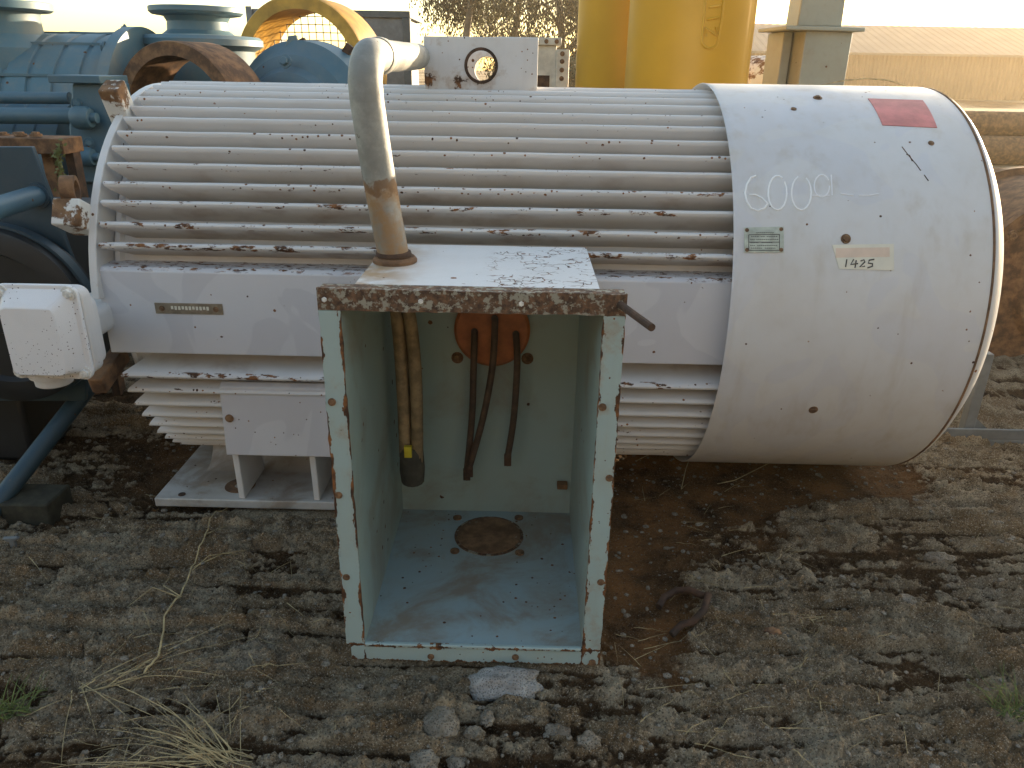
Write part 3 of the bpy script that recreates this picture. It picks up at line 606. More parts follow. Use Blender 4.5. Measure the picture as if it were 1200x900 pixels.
# ------------------------------------------------------------------ left: blue drive unit with white junction box
lm = thing('drive_unit', (-1.9, 2.7, 0), 'dark blue drive unit with black flywheel and small white junction box', 'machine')
YP = 2.62
poly = [(-60,172),(37,172),(58,228),(80,292),(104,352),(100,470),(-60,470)]
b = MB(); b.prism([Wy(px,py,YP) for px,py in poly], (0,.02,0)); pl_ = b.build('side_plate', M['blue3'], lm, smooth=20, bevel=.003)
fw = Wy(2,372,YP-.10); k_ = mpp(2,372,YP-.10); b = MB()
b.lathe([(0,-.03),(.05,-.03),(.06,.0),(74*k_,.0),(78*k_,-.02),(100*k_,-.02),(103*k_,-.015),(103*k_,.09),(0,.09)], o=fw, ax=(0,1,0), n=72); b.build('flywheel', M['black'], lm, smooth=30)
b = MB(); b.lathe([(103.5*k_,.02),(107*k_,.02),(107*k_,.06),(103.5*k_,.06)], o=fw, ax=(0,1,0), n=72, closed=True); b.build('flywheel_rim', M['blue3'], lm)
a_ = Wy(-60,262,2.10); e_ = Wy(43,229,YP); b = MB(); b.tube([a_, e_], .034, 18); tbp = b.build('spacer_tube', M['blue'], lm, smooth=60)
b = MB(); d_ = (e_-a_).normalized(); b.lathe([(.034,-.012),(.044,-.012),(.044,.0),(.034,.0)], o=e_, ax=d_, n=20, closed=True); b.build('tube_collar', M['blue3'], tbp)
b = MB(); b.box(-2.6,-1.70,YP+.02,3.1,.35,1.0); b.box(-2.6,-2.0,2.75,3.05,-.03,.35); b.build('gearcase', M['black'], lm, bevel=.02)
b = MB(); a_ = Wg(-14,612); b.tube([a_+Vector((0,0,.02)), Wy(108,448,2.74)], .033, 16); b.build('strut', M['blue3'], lm, smooth=60)
# junction box
jb0 = MB(); YJ = 2.0; jx0, jx1, jz0, jz1 = -1.452, -1.222, .660, .938
def rrect(x0, x1, z0, z1, r, y, n=5):
    P = []
    for cx, cz, a0 in ((x1-r,z1-r,0),(x0+r,z1-r,90),(x0+r,z0+r,180),(x1-r,z0+r,270)):
        for i in range(n+1): t = R(a0+90*i/n); P.append(Vector((cx+r*math.cos(t), y, cz+r*math.sin(t))))
    return P
jb0.prism(rrect(jx0,jx1,jz0,jz1,.028,YJ), (0,.012,0)); jl = jb0.build('junction_box_lid', M['speckle'], lm, smooth=30, bevel=.003)
b = MB(); q = [rrect(jx0+.022,jx1-.016,jz0+.020,jz1-.012,.02,YJ,3), rrect(jx0+.03,jx1-.05,jz0+.026,jz1-.055,.02,YJ-.042,3)]
n = len(q[0]); b.add(q[0]+q[1], [(i,(i+1)%n,n+(i+1)%n,n+i) for i in range(n)]+[tuple(range(n,2*n))]); b.build('lid_dome', M['speckle'], jl, smooth=35, bevel=.006)
for x, z in ((jx0+.022,jz1-.022),(jx1-.022,jz1-.022),(jx1-.022,jz0+.022),(jx0+.022,jz0+.022)): inst('bolt', BOLT_L, (x,YJ-.002,z), jl, (0,-1,0), .2, .95)
b = MB(); b.prism(rrect(jx0+.005,jx1+.004,jz0+.01,jz1-.012,.03,YJ+.0125), (0,.045,0)); b.prism(rrect(jx0+.012,jx1-.004,jz0+.02,jz1-.05,.03,YJ+.0575), (0,.035,0)); b.prism(rrect(jx0-.02,jx1-.11,jz0+.03,jz1-.15,.03,YJ+.0925), (0,.44,0)); b.build('junction_box_body', M['white'], lm, smooth=30, bevel=.004)
b = MB(); gx = Wy(62,450,YJ+.05); b.lathe([(0,.03),(.062,.03),(.062,-.004),(.052,-.006),(.050,-.030),(.044,-.034),(0,-.034)], o=(gx.x,YJ+.06,jz0-.006), n=28); b.build('cable_gland', M['white'], lm, smooth=40)
# timber block and bracket bit on the ground by it
p = Wg(40,612); b = MB(); b.box(p.x-.10,p.x+.075,p.y-.02,p.y+.13,p.z-.02,p.z+.085); tag(b.build('timber_block', M['wood'], None, bevel=.008), 'dark timber block lying under the blue strut', 'block')
p = Wg(14,640); b = MB(); b.prism([p+Vector((-.028,0,.026)), p+Vector((.02,0,.030)), p+Vector((.026,.005,.024)), p+Vector((.010,.0,.018)), p+Vector((.014,0,-.012)), p+Vector((-.006,0,-.012)), p+Vector((-.010,.002,.012))], (0,.012,.004)); tag(b.build('metal_scrap', M['grey'], None, bevel=.002), 'tiny bent pale metal scrap on the soil near the timber block', 'scrap')
# rusty bolted beam on legs behind the drive unit
rbm = thing('steel_stand', (-2.3, 3.5, 0), 'rusty bolted steel beam on angle legs behind the drive unit', 'steel stand')
Y_ = 3.45; a_ = Wy(-60,167,Y_); e_ = Wy(86,170,Y_); b = MB(); b.bar(a_, e_, .16, .065); bm_ = b.build('beam', M['rust'], rbm, bevel=.004)
for px in (4,20,24,42): 
    p = Wy(px,158,Y_-.03+.06*(px%3)); inst('bolt_head', BOLT, p, rbm, (0,0,1), px, 1.4)
for px, dx in ((58,.05),(-40,.05),(84,.04)):
    p = Wy(px,175,Y_+.02); b = MB(); b.box(p.x-dx/2,p.x+dx/2,p.y-.03,p.y+.03,-.03,p.z); b.build('leg', M['rust'] if px != 84 else M['rust_dark'], rbm, bevel=.003)
p0 = Wy(55,178,Y_+.12); p1 = Wy(88,330,Y_+.12); b = MB(); b.box(p0.x,p1.x,p0.y,p0.y+.02,p1.z,p0.z); b.build('back_plate', M['rust_dark'], rbm)
# vine
vn = MB(); P = [Wy(69,168,3.36),Wy(68,185,3.35),Wy(72,205,3.36),Wy(76,225,3.34),Wy(80,245,3.35),Wy(78,300,3.36)]; vn.tube(P,[.004]*5+[.002],5)
for i in range(140):
    t = random.random(); k_ = min(int(t*5),4); p = P[k_].lerp(P[k_+1], t*5-k_)+Vector((random.gauss(0,.010+.012*(random.random()<.2)),random.gauss(0,.012),random.gauss(0,.01))); u = Vector((random.gauss(0,1),random.gauss(0,1),random.gauss(0,1))).normalized()*.012; v_ = u.orthogonal().normalized()*.006
    vn.add([p-u,p-v_,p+u,p+v_],[(0,1,2,3)])
vn.build('vine', M['vine'], None, smooth=0, fix=False); tag(bpy.data.objects['vine'], 'thin pale green weed climbing the rusty steel stand', 'plant')

# ------------------------------------------------------------------ left background: blue pump
bp = thing('blue_pump', (-2.6, 4.9, 0), 'weathered blue screw pump with ribbed barrel and flanged nozzles', 'pump')
YB = 4.9
def S(px, py=100, Y=YB): return mpp(px, py, Y)
def vlathe(px, Y, prof, name, mat, parent, n=48, z_to=None):
    """upright turned part: prof = (radius px, image y) pairs around the column at px"""
    b = MB(); x = Wy(px, 60, Y).x; b.lathe([(r_*mpp(px,60,Y), Wy(px,py,Y).z) for r_, py in prof], o=(x,Y,0), n=n); return b.build(name, mat, parent, smooth=30)
vlathe(2, 4.75, [(0,2),(60,2),(61,3),(61,11),(58,13),(47,14),(46,22),(47,40),(58,56),(60,130),(0,130)], 'inlet_nozzle', M['blue2'], bp)
bz = Wy(100,150,YB).z; br = Wy(100,40,YB).z-bz; x0 = Wy(34,110,YB).x; x1 = Wy(172,110,YB).x
prof = [(0,x0-.02),(br+.015,x0-.02),(br+.02,x0-.015),(br+.02,x0+.02),(br+.003,x0+.025)]
for i in range(1,5):
    xx = x0+(x1-x0)*i/5; prof += [(br+.002,xx-.016),(br-.009,xx-.010),(br-.009,xx+.010),(br+.002,xx+.016)]
prof += [(br,x1-.04),(br+.045,x1-.035),(br+.045,x1+.03),(br+.01,x1+.035),(0,x1+.035)]
b = MB(); b.lathe(prof, o=(0,YB,bz), ax=(1,0,0), n=72); brl = b.build('barrel', M['blue2'], bp, smooth=30)
for a in (8,35,62,90):
    t = R(a); b = MB(); p = Vector((0,YB-(br+.004)*math.cos(t),bz+(br+.004)*math.sin(t))); b.bar(p+Vector((x0+.03,0,0)), p+Vector((x1-.05,0,0)), .014, .014); b.build('barrel_rib', M['blue2'], brl)
for a in (25,55,85): t = R(a); inst('bolt', BOLT_B, (x1-.045,YB-(br+.025)*math.cos(t),bz+(br+.025)*math.sin(t)), brl, (-1,-.2,0), 0, 1)
b = MB(); b.tube([Wy(82,39,YB),Wy(115,40,YB-.03),Wy(150,39.5,YB-.02),Wy(168,42,YB)], .011, 8); b.build('top_pipe', M['blue2'], bp)
# lower barrel, oil pipes, small discharge branch
YL = 4.35; lz = Wy(40,190,YL).z; lr = Wy(40,118,YL).z-lz; xa, xb = Wy(-60,160,YL).x, Wy(100,160,YL).x
prof = [(0,xa),(lr,xa)]
for i in range(1,7): xx = xa+(xb-xa)*i/7; prof += [(lr,xx-.012),(lr-.008,xx-.006),(lr-.008,xx+.006),(lr,xx+.012)]
prof += [(lr,xb),(0,xb)]
b = MB(); b.lathe(prof, o=(0,YL,lz), ax=(1,0,0), n=56); b.build('lower_barrel', M['blue'], bp, smooth=30)
for py, r_, Y_, xe in ((115,.030,4.15,82),(136,.040,4.0,86)):
    b = MB(); b.tube([Wy(-60,py-1,Y_),Wy(xe,py,Y_)], r_, 16); b.build('oil_pipe', M['blue'], bp, smooth=60)
YS = 4.0
b = MB(); pz = Wy(100,88,YS); b.box(Wy(72,90,YS).x,Wy(131,90,YS).x,YS-.12,YS+.16,Wy(100,97,YS).z,pz.z); b.build('branch_flange', M['blue'], bp, bevel=.004)
b = MB(); b.prism([Wy(px,py,YS-.08) for px,py in ((84,97),(124,97),(126,110),(139,150),(128,185),(112,215),(84,215),(80,150))], (0,.24,0)); b.build('branch_body', M['blue'], bp, smooth=40, bevel=.012)
for px, py, l_, r_ in ((98,138,22,.055),(100,184,24,.048)):
    c_ = Wy(px,py,YS-.12); k_ = mpp(px,py,YS); b = MB(); b.lathe([(0,-l_*k_*.5),(r_*.85,-l_*k_*.5),(r_,-l_*k_*.3),(r_,l_*k_*.2),(r_*.8,l_*k_*.4),(r_*.45,l_*k_*.42),(r_*.45,l_*k_*.7),(0,l_*k_*.72)], o=c_, ax=(1,0,0), n=24); b.build('union', M['blue'], bp, smooth=35)
for px, py in ((90,121),(104,167)): inst('bolt', BOLT_B, Wy(px,py,YS-.09), bp, (.6,-1,0), 0, .8)
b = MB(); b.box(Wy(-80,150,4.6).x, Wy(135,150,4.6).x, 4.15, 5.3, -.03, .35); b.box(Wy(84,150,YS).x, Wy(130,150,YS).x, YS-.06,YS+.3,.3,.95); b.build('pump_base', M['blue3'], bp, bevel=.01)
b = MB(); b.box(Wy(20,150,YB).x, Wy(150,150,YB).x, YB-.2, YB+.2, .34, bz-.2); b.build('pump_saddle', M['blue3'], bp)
vlathe(236, 5.2, [(0,9),(50,9),(51,10),(51,15),(48,18),(36,20),(33,26),(34,36),(40,41),(66,43),(70,47),(70,54),(60,60),(55,110),(0,110)], 'outlet_nozzle', M['blue2'], bp)
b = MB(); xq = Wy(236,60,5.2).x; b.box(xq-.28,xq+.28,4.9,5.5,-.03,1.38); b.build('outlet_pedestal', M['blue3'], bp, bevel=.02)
# rusty casing ring standing in front of it
YR = 4.55; c_ = Wy(231,138,YR); k_ = mpp(231,138,YR); b = MB()
b.lathe([(66*k_,-.16),(80*k_,-.16),(81*k_,-.15),(81*k_,.14),(79*k_,.16),(66*k_,.16)], o=c_, ax=(.28,1,0), n=72, closed=True); rg = thing('casing_ring', (c_.x,c_.y,0), 'open rusty brown casing ring beside the blue pump', 'casing ring')
b.build('ring', M['rust'], rg, smooth=35)
b = MB(); b.box(c_.x-.3,c_.x+.3,YR-.12,YR+.12,-.03,c_.z-72*k_); b.build('cradle', M['rust_dark'], rg)
# blue volute
YV = 5.0; c_ = Wy(362,150,YV); k_ = mpp(362,150,YV); vo = thing('blue_volute', (c_.x,YV,0), 'blue domed pump volute with lifting tab behind the finned motor', 'pump casing')
b = MB(); b.lathe([(0,-.22),(52*k_,-.22),(60*k_,-.2),(66*k_,-.15),(78*k_,-.13),(86*k_,-.08),(93*k_,-.06),(94*k_,.1),(86*k_,.12),(80*k_,.3),(0,.3)], o=c_, ax=(.35,1,0), n=64); b.build('casing', M['blue'], vo, smooth=30)
b = MB(); b.box(c_.x-.25,c_.x+.25,YV-.15,YV+.2,-.03,c_.z-.3); b.build('stand', M['blue3'], vo)
p = Wy(334,72,YV-.22); inst('bolt', BOLT_B, p, vo, (-.2,-1,.3), 0, 1.2)
b = MB(); b.prism([Wy(px,py,YV-.05) for px,py in ((331,62),(338,42),(347,41),(350,62))], (0,.03,0)); b.build('lifting_tab', M['blue2'], vo, bevel=.004)
for q_ in (((352,46),(358,58)),((411,53),(401,70))):
    b = MB(); b.bar(Wy(*q_[0],YV), Wy(*q_[1],YV), .045, .05); b.build('stud', M['rust_dark'], vo, bevel=.003)
# yellow mesh guard
YG = 6.2; c_ = Wy(366,84,YG); k_ = mpp(366,84,YG); gu = thing('mesh_guard', (c_.x,YG,0), 'yellow arched steel guard with wire mesh', 'guard')
b = MB(); b.lathe([(64*k_,-.2),(77*k_,-.2),(78*k_,-.19),(78*k_,.25),(64*k_,.25)], o=c_, ax=(.15,1,0), n=72, closed=True); b.build('arch', M['yellow_steel'], gu, smooth=35)
b = MB()
for i in range(-15,16):
    t = i*.055; hh = math.sqrt(max((65*k_)**2-t*t,0))
    if hh > .05: b.tube([c_+Vector((t,.2,-hh)),c_+Vector((t+.004,.2,0)),c_+Vector((t,.2,hh))],.0042,4); b.tube([c_+Vector((-hh,.206,t)),c_+Vector((0,.206,t+.004)),c_+Vector((hh,.206,t))],.0042,4)
b.build('wire_mesh', M['wire'], gu, smooth=0)
b = MB(); b.bar(c_+Vector((-65*k_,.21,.0)), c_+Vector((65*k_,.21,.0)), .02,.02); b.build('cross_bar', M['wire'], gu)
for s_ in (-1,1): b = MB(); b.box(c_.x+s_*.44-.05,c_.x+s_*.44+.05,YG-.1,YG+.1,-.03,c_.z-.2); b.build('leg', M['yellow_steel'], gu)
b = MB(); p = c_+Vector((.03,.0,77*k_)); b.tube([p,p+Vector((0,0,.5))],.009,6); b.build('aerial_rod', M['wire'], gu)
# grey cabinet behind
YC = 7.6; a_ = Wy(412,10,YC); e_ = Wy(483,100,YC); cb_ = thing('grey_cabinet', (a_.x,YC,0), 'grey steel cabinet with dark edge frame behind the mesh guard', 'cabinet')
b = MB(); b.box(a_.x+.02,e_.x-.04,YC+.02,YC+.8,.0,Wy(400,19,YC).z); b.build('body', M['grey'], cb_, bevel=.01)
for bb_ in ((a_.x,e_.x,YC,YC+.85,Wy(400,20,YC).z,Wy(400,16,YC).z+.03),(e_.x-.07,e_.x,YC-.01,YC+.06,-.03,Wy(400,20,YC).z),(a_.x,a_.x+.06,YC-.01,YC+.06,-.03,Wy(400,20,YC).z)):
    b = MB(); b.box(*bb_); b.build('frame', M['grey_dark'], cb_, bevel=.005)
b = MB(); a_ = Wy(292,10,8.4); e_ = Wy(322,10,8.4); b.box(a_.x,e_.x,8.4,8.7,-.03,a_.z); b.box(a_.x-.03,a_.x+.03,8.37,8.41,-.03,a_.z+.02); tag(b.build('steel_upright', M['grey'], None, bevel=.005), 'grey steel upright standing just left of the yellow mesh guard', 'post')
# cream cabinet seen past the lifting block
YW = 7.0; a_ = Wy(585,44,YW); e_ = Wy(661,44,YW); wc = thing('cream_cabinet', (a_.x,YW,0), 'cream bolted steel housing behind the lifting block', 'housing')
zt = Wy(640,44,YW).z; b = MB(); b.box(a_.x,e_.x-.06,YW,YW+.6,.0,zt-.06); b.build('body', M['cream'], wc, bevel=.006)
b = MB(); b.box(e_.x-.06,e_.x+.05,YW-.02,YW+.5,-.03,zt-.09); b.build('corner_flange', M['cream'], wc, bevel=.006)
b = MB(); b.box(a_.x-.02,e_.x-.02,YW-.03,YW+.62,zt-.06,zt); b.build('lid', M['cream'], wc, bevel=.006)
for py in (63,72,82,92): inst('bolt', BOLT, (e_.x-.01,YW-.021,Wy(655,py,YW).z), wc, (0,-1,0), 0, 1.1)
for px in (640,652): inst('bolt', BOLT, (Wy(px,55,YW).x,YW-.031,zt-.03), wc, (0,-1,0), 0, 1)
p = Wy(637,95,YW); b = MB(); b.box(p.x-.08,p.x+.05,YW-.012,YW+.05,p.z-.3,p.z+.045); b.build('vent', M['rust_dark'], wc)

# ------------------------------------------------------------------ yellow tanks
def tank(px0, px1, Y, label, text):
    k_ = mpp((px0+px1)/2, 100, Y); r_ = (px1-px0)/2*k_*.985; cx = Wy((px0+px1)/2, 100, Y).x; cy = Y+r_*.25
    t_ = thing('yellow_tank', (cx,cy,0), label, 'tank', 'yellow plastic tanks behind the motor')
    b = MB(); b.lathe([(0,-.03),(r_*.96,-.03),(r_,.02),(r_,2.1),(r_*1.02,2.12),(r_*1.02,2.2),(r_,2.22),(r_*.9,2.42),(r_*.4,2.55),(0,2.55)], o=(cx,cy,0), n=80); tk = b.build('shell', M['yellow'], t_, smooth=40)
    b = MB(); b.lathe([(0,2.54),(.14,2.54),(.14,2.6),(0,2.6)], o=(cx,cy,0), n=32); b.build('cap', M['yellow'], t_)
    if text:
        def q(px, py):
            p = Wy(px, py, Y); dx = max(-.97, min(.97, (p.x-cx)/r_)); yy = cy-math.sqrt(1-dx*dx)*r_; p = Wy(px, py, yy); dx = max(-.97, min(.97, (p.x-cx)/r_)); return Vector((p.x, cy-math.sqrt(1-dx*dx)*r_, p.z))
        b = MB(); pill = [(826-.02*0,-60)]+[(827,-30),(826,0),(824,25),(822,48)]+[(822+9+9*math.cos(R(180-20*i)), 48+9*math.sin(R(20*i))) for i in range(1,9)]+[(841,44),(845,20),(847,0),(848,-30),(848,-60)]
        b.tube([q(*p) for p in pill], .009, 6); b.build('pill_outline', M['yellow'], t_, smooth=60)
        for gl in ([(827,43),(826,33),(839,42),(838,32)], [(828,23),(842,21)], [(830,9),(843,7)], [(831,-6),(844,-9)]):
            b = MB(); b.tube([q(*p) for p in gl], .009, 6); b.build('raised_letter', M['yellow'], t_, smooth=60)
    return t_
tank(733, 879, 5.6, 'nearer yellow cylindrical plastic tank with raised lettering', True)
tank(674, 790, 6.6, 'plain yellow cylindrical tank half hidden by the lettered yellow tank', False)
# ------------------------------------------------------------------ steel column stub
YK = 6.0; sk = thing('steel_pedestal', (Wy(955,100,YK).x,YK,0), 'grey green steel pedestal with cap plate and upright post', 'pedestal')
def rotbox(cx, cy, wx, wy, z0, z1, ang, name, mat, parent, bevel=.006):
    b = MB(); c_, s_ = math.cos(ang), math.sin(ang); P = [Vector((cx+x*c_-y*s_, cy+x*s_+y*c_, z0)) for x, y in ((-wx/2,-wy/2),(wx/2,-wy/2),(wx/2,wy/2),(-wx/2,wy/2))]
    b.prism(P, (0,0,z1-z0)); return b.build(name, mat, parent, smooth=30, bevel=bevel)
kx = Wy(960,66,YK).x; zc_ = Wy(960,36,YK).z; ANG = R(9)
rotbox(kx+.04,YK+.22,.36,.34,-.03,zc_,ANG,'block',M['greygreen'],sk)
rotbox(kx-.21,YK+.30,.07,.26,-.03,zc_-.002,ANG,'side_channel',M['greygreen'],sk); rotbox(kx-.155,YK+.34,.05,.06,-.03,zc_-.004,ANG,'channel_web',M['rust'],sk)
rotbox(kx-.02,YK+.22,.60,.46,zc_,zc_+.028,ANG,'cap_plate',M['greygreen'],sk)
b = MB(); z0 = zc_+.028; cx_, cy_ = kx+.0, YK+.2; P0 = [(-.17,-.14),(.15,-.14),(.15,.14),(-.17,.14)]; P1 = [(-.14,-.12),(.13,-.12),(.13,.12),(-.14,.12)]
V = [Vector((cx_+x,cy_+y,z0)) for x,y in P0]+[Vector((cx_+x,cy_+y,z0+1.3)) for x,y in P1]; b.add(V,[(3,2,1,0),(4,5,6,7)]+[(i,(i+1)%4,4+(i+1)%4,4+i) for i in range(4)]); b.build('post', M['greygreen'], sk, bevel=.01)
# rusty gear housing between tank and pedestal
YH = 7.0; gh = thing('rusty_machine', (Wy(890,90,YH).x,YH,0), 'rusty brown and pale machine housing left of the steel pedestal', 'machine')
c_ = Wy(893,98,YH); b = MB(); b.lathe([(0,-.2),(.12,-.2),(.15,-.16),(.2,-.14),(.22,0),(.22,.3),(0,.3)], o=c_, ax=(-.3,1,0), n=32); b.build('housing', M['rust_white'], gh, smooth=35)
b = MB(); b.box(c_.x-.28,c_.x+.2,YH,YH+.5,-.03,c_.z-.1); b.build('base', M['rust'], gh)
p = Wy(884,70,YH+.5); b = MB(); b.box(p.x-.15,p.x+.12,YH+.5,YH+.8,0,p.z); b.build('back_box', M['rust'], gh)

# ------------------------------------------------------------------ shed
YD = 60.0; sh = thing('shed', (40, YD, 0), 'long low brown corrugated shed across the yard', 'building')
xa, xb = 15.5, 95.0; ze = Wy(1030,62,YD).z; zr = Wy(1030,30,YD+7).z
b = MB(); V = []; F = []; x = xa; i = 0
pts = []
while x < xb:
    for dx, dy in ((0,0),(.10,0),(.15,-.05),(.25,-.05)): pts.append((x+dx, YD+dy))
    x += .30
for x, y in pts: V += [(x,y,-.1),(x,y,ze)]
F = [(2*i,2*i+2,2*i+3,2*i+1) for i in range(len(pts)-1)]; b.add(V,F); b.build('corrugated_wall', M['shedwall'], sh, smooth=0)
b = MB(); V = []; pts = []; x = xa-.4
while x < xb+.4:
    for dx, dz in ((0,0),(.25,0),(.3,.018),(.55,.018)): pts.append((x+dx, dz))
    x += .6
for x, dz in pts: V += [(x,YD-.5,ze+dz-.02),(x,YD+7,zr+dz),(x,YD+14.5,ze+dz-.02)]
F = []
for i in range(len(pts)-1): F += [(3*i,3*i+3,3*i+4,3*i+1),(3*i+1,3*i+4,3*i+5,3*i+2)]
b.add(V,F); b.build('roof', M['roof'], sh, smooth=0)
b = MB(); b.prism([(xa,YD+.05,-.1),(xa,YD+.05,ze-.05),(xa,YD+7,zr-.05),(xa,YD+14,ze-.05),(xa,YD+14,-.1)], (.08,0,0)); b.build('gable_wall', M['shedwall'], sh)
b = MB(); b.box(xa-.4,xb+.4,YD-.62,YD-.51,ze-.16,ze-.02); b.build('gutter', M['roof'], sh)

# unseen building added behind the viewer to block low sky and shade the motor
ws = thing('sky_blocker', (0, -7, 0), 'tall dark grey building added unseen behind the viewer to block the low sky', 'building')
b = MB(); V = []; pts = []; x = -26.0
while x < 26:
    for dx, dy in ((0,0),(.12,0),(.17,.05),(.30,.05)): pts.append((x+dx, -7.0+dy))
    x += .36
for x, y in pts: V += [(x,y,-.1),(x,y,5.2)]
b.add(V, [(2*i,2*i+2,2*i+3,2*i+1) for i in range(len(pts)-1)]); b.build('corrugated_wall', M['sky_blocker'], ws, smooth=0)
b = MB(); b.prism([(-26.5,-6.5,5.15),(-26.5,-14,7.2),(-26.5,-21.5,5.15),(-26.5,-21.5,5.05),(-26.5,-14,7.08),(-26.5,-6.5,5.05)], (53,0,0)); b.build('roof', M['roof'], ws, smooth=0)
for x in (-14, 3): b = MB(); b.box(x,x+4.2,-6.95,-6.87,-.02,4.0); b.build('door', M['grey_dark'], ws, bevel=.02)
# ------------------------------------------------------------------ trees
def make_tree(px, Y, top, crown_r, nleaf, label, base_z=2.4, lean=.0, seed=1):
    rnd = random.Random(seed); x = Wy(px,100,Y).x; t_ = thing('eucalyptus_tree', (x,Y,0), label, 'tree', 'gum trees beyond the yard')
    b = MB(); tips = []
    tr = [Vector((x+lean*z_/top+.15*math.sin(z_*1.1+seed), Y, z_)) for z_ in np.linspace(-.1, top*.85, 9)]
    b.tube(tr, [.22*(1-.8*i/8) for i in range(9)], 8)
    for i in range(16):
        z_ = rnd.uniform(base_z*.8, top*.8); k_ = z_/(top*.85)*8; j = min(int(k_),7); p = tr[j].lerp(tr[j+1], k_-j); a = rnd.uniform(0,2*math.pi); L_ = crown_r*rnd.uniform(.6,1.1)
        e1 = p+Vector((math.cos(a)*L_*.5, math.sin(a)*L_*.5, L_*.35)); e2 = p+Vector((math.cos(a+.2)*L_, math.sin(a+.2)*L_, L_*.3*rnd.uniform(.2,1.2))); b.tube([p,e1,e2],[.07,.045,.015],6)
        tips += [e1,e2,e1.lerp(e2,.5)]
        for _ in range(2):
            e3 = e1.lerp(e2,rnd.random())+Vector((rnd.gauss(0,.5),rnd.gauss(0,.5),rnd.gauss(.1,.4))); b.tube([e1,e3],[.03,.01],5); tips.append(e3)
    b.build('trunk', M['bark'], t_, smooth=60)
    lv = MB(); V = []; F = []
    for _ in range(nleaf//70):
        c_ = rnd.choice(tips)+Vector((rnd.gauss(0,.35),rnd.gauss(0,.35),rnd.gauss(0,.25))); s_ = rnd.uniform(.14,.30)
        for _ in range(70):
            p = c_+Vector((rnd.gauss(0,s_),rnd.gauss(0,s_),rnd.gauss(-.2,s_*1.7))); d = Vector((rnd.gauss(0,.35),rnd.gauss(0,.35),-1)).normalized()*rnd.uniform(.12,.22); s2 = Vector((rnd.gauss(0,1),rnd.gauss(0,1),rnd.gauss(0,.3))).normalized()*rnd.uniform(.022,.04)
            n_ = len(V); V += [p,p+d*.5+s2,p+d,p+d*.5-s2]; F.append((n_,n_+1,n_+2,n_+3))
    lv.add(V,F); lv.build('crown', M['leaf'], t_, smooth=0, fix=False)
make_tree(545, 36, 9.5, 1.7, 12000, 'gum tree with thin drooping foliage left of the lifting block', 3.2, .3, 3)
make_tree(654, 34, 9.0, 2.4, 20000, 'gum tree with pale trunk beside the yellow tanks', 1.2, -.2, 5)
make_tree(604, 40, 10, 2.2, 14000, 'gum tree with dense foliage standing between two other gum trees', 1.2, .2, 8)
def shrub(px, Y, h_, r_, label):
    x = Wy(px,100,Y).x; rnd = random.Random(px); t_ = thing('shrub', (x,Y,0), label, 'shrub'); b = MB()
    for _ in range(7): a = rnd.uniform(0,6.3); b.tube([(x,Y,-.1),(x+math.cos(a)*r_*.5,Y+math.sin(a)*r_*.5,h_*.8)],[.03,.008],5)
    b.build('stem', M['bark'], t_); V = []; F = []
    for _ in range(5000):
        d = Vector((rnd.gauss(0,1),rnd.gauss(0,1),rnd.gauss(0,1))).normalized()*rnd.random()**.4; p = Vector((x+d.x*r_,Y+d.y*r_*.6,h_*.5+d.z*h_*.5)); u = Vector((rnd.gauss(0,1),rnd.gauss(0,1),rnd.gauss(0,1))).normalized()*.09; v_ = u.orthogonal().normalized()*.035
        n_ = len(V); V += [p-u,p-v_,p+u,p+v_]; F.append((n_,n_+1,n_+2,n_+3))
    lv = MB(); lv.add(V,F); lv.build('foliage', M['leaf2'], t_, smooth=0, fix=False)
shrub(668, 30, 2.0, 1.1, 'dark low shrub between cream housing and yellow tank'); 

# ------------------------------------------------------------------ right: rusty motor and grey frame
rm_ = thing('rusty_drum', (3.2, 4.3, 0), 'large rusty brown drum standing behind the white fan cover', 'drum')
YM = 4.25; c_ = Wy(1262,347,YM); k_ = mpp(1262,347,YM); rr0 = 128*k_; b = MB()
b.lathe([(0,-.10),(.10,-.10),(.13,-.05),(rr0*.5,-.04),(rr0*.55,-.0),(rr0*.86,-.0),(rr0*.9,-.03),(rr0,-.03),(rr0,.02),(rr0*.93,.03),(rr0*.93,.85),(rr0,.86),(rr0,.92),(0,.92)], o=c_, ax=(.12,1,0), n=72); b.build('shell', M['rust'], rm_, smooth=30)
for i in range(10): a = i*.628; inst('bolt', BOLT, c_+Vector((rr0*.95*math.cos(a),-.03,rr0*.95*math.sin(a))), rm_, (0,-1,0), 0, 1.5)
for dy in (.15,.7): b = MB(); b.prism([(c_.x-.42,YM+dy,-.03),(c_.x+.42,YM+dy,-.03),(c_.x+.42,YM+dy,c_.z-rr0*.75),(c_.x,YM+dy,c_.z-rr0*.88),(c_.x-.42,YM+dy,c_.z-rr0*.75)], (0,.1,0)); b.build('saddle', M['rust_dark'], rm_)
sun_blocker = thing('rusty_drum', (4.55, 3.7, 0), 'second rusty brown drum, unseen, added to keep low sun off the ground', 'drum')  # out-of-view copy added to stop low sun reaching the right foreground
for ch_ in list(rm_.children):
    o = ch_.copy(); COL.objects.link(o); place(o, Vector(WPOS[ch_.name])+Vector((1.35,-.55,0)), sun_blocker)
fr = thing('machine_skid', (2.4, 3.25, 0), 'grey painted steel channel skid behind the white fan cover', 'skid')
a_ = Wg(1098,507); b = MB(); yb_ = a_.y; b.box(1.82, 3.6, yb_, yb_+.12, -.04, .012); b.box(1.82,3.6,yb_,yb_+.012,.012,.062); b.build('base_rail', M['grey'], fr, bevel=.004)
p = Wy(1143,470,yb_+.05); b = MB(); b.box(p.x-.024,p.x+.024,yb_+.04,yb_+.085,.0125,.40); po = b.build('post', M['grey'], fr, bevel=.005)
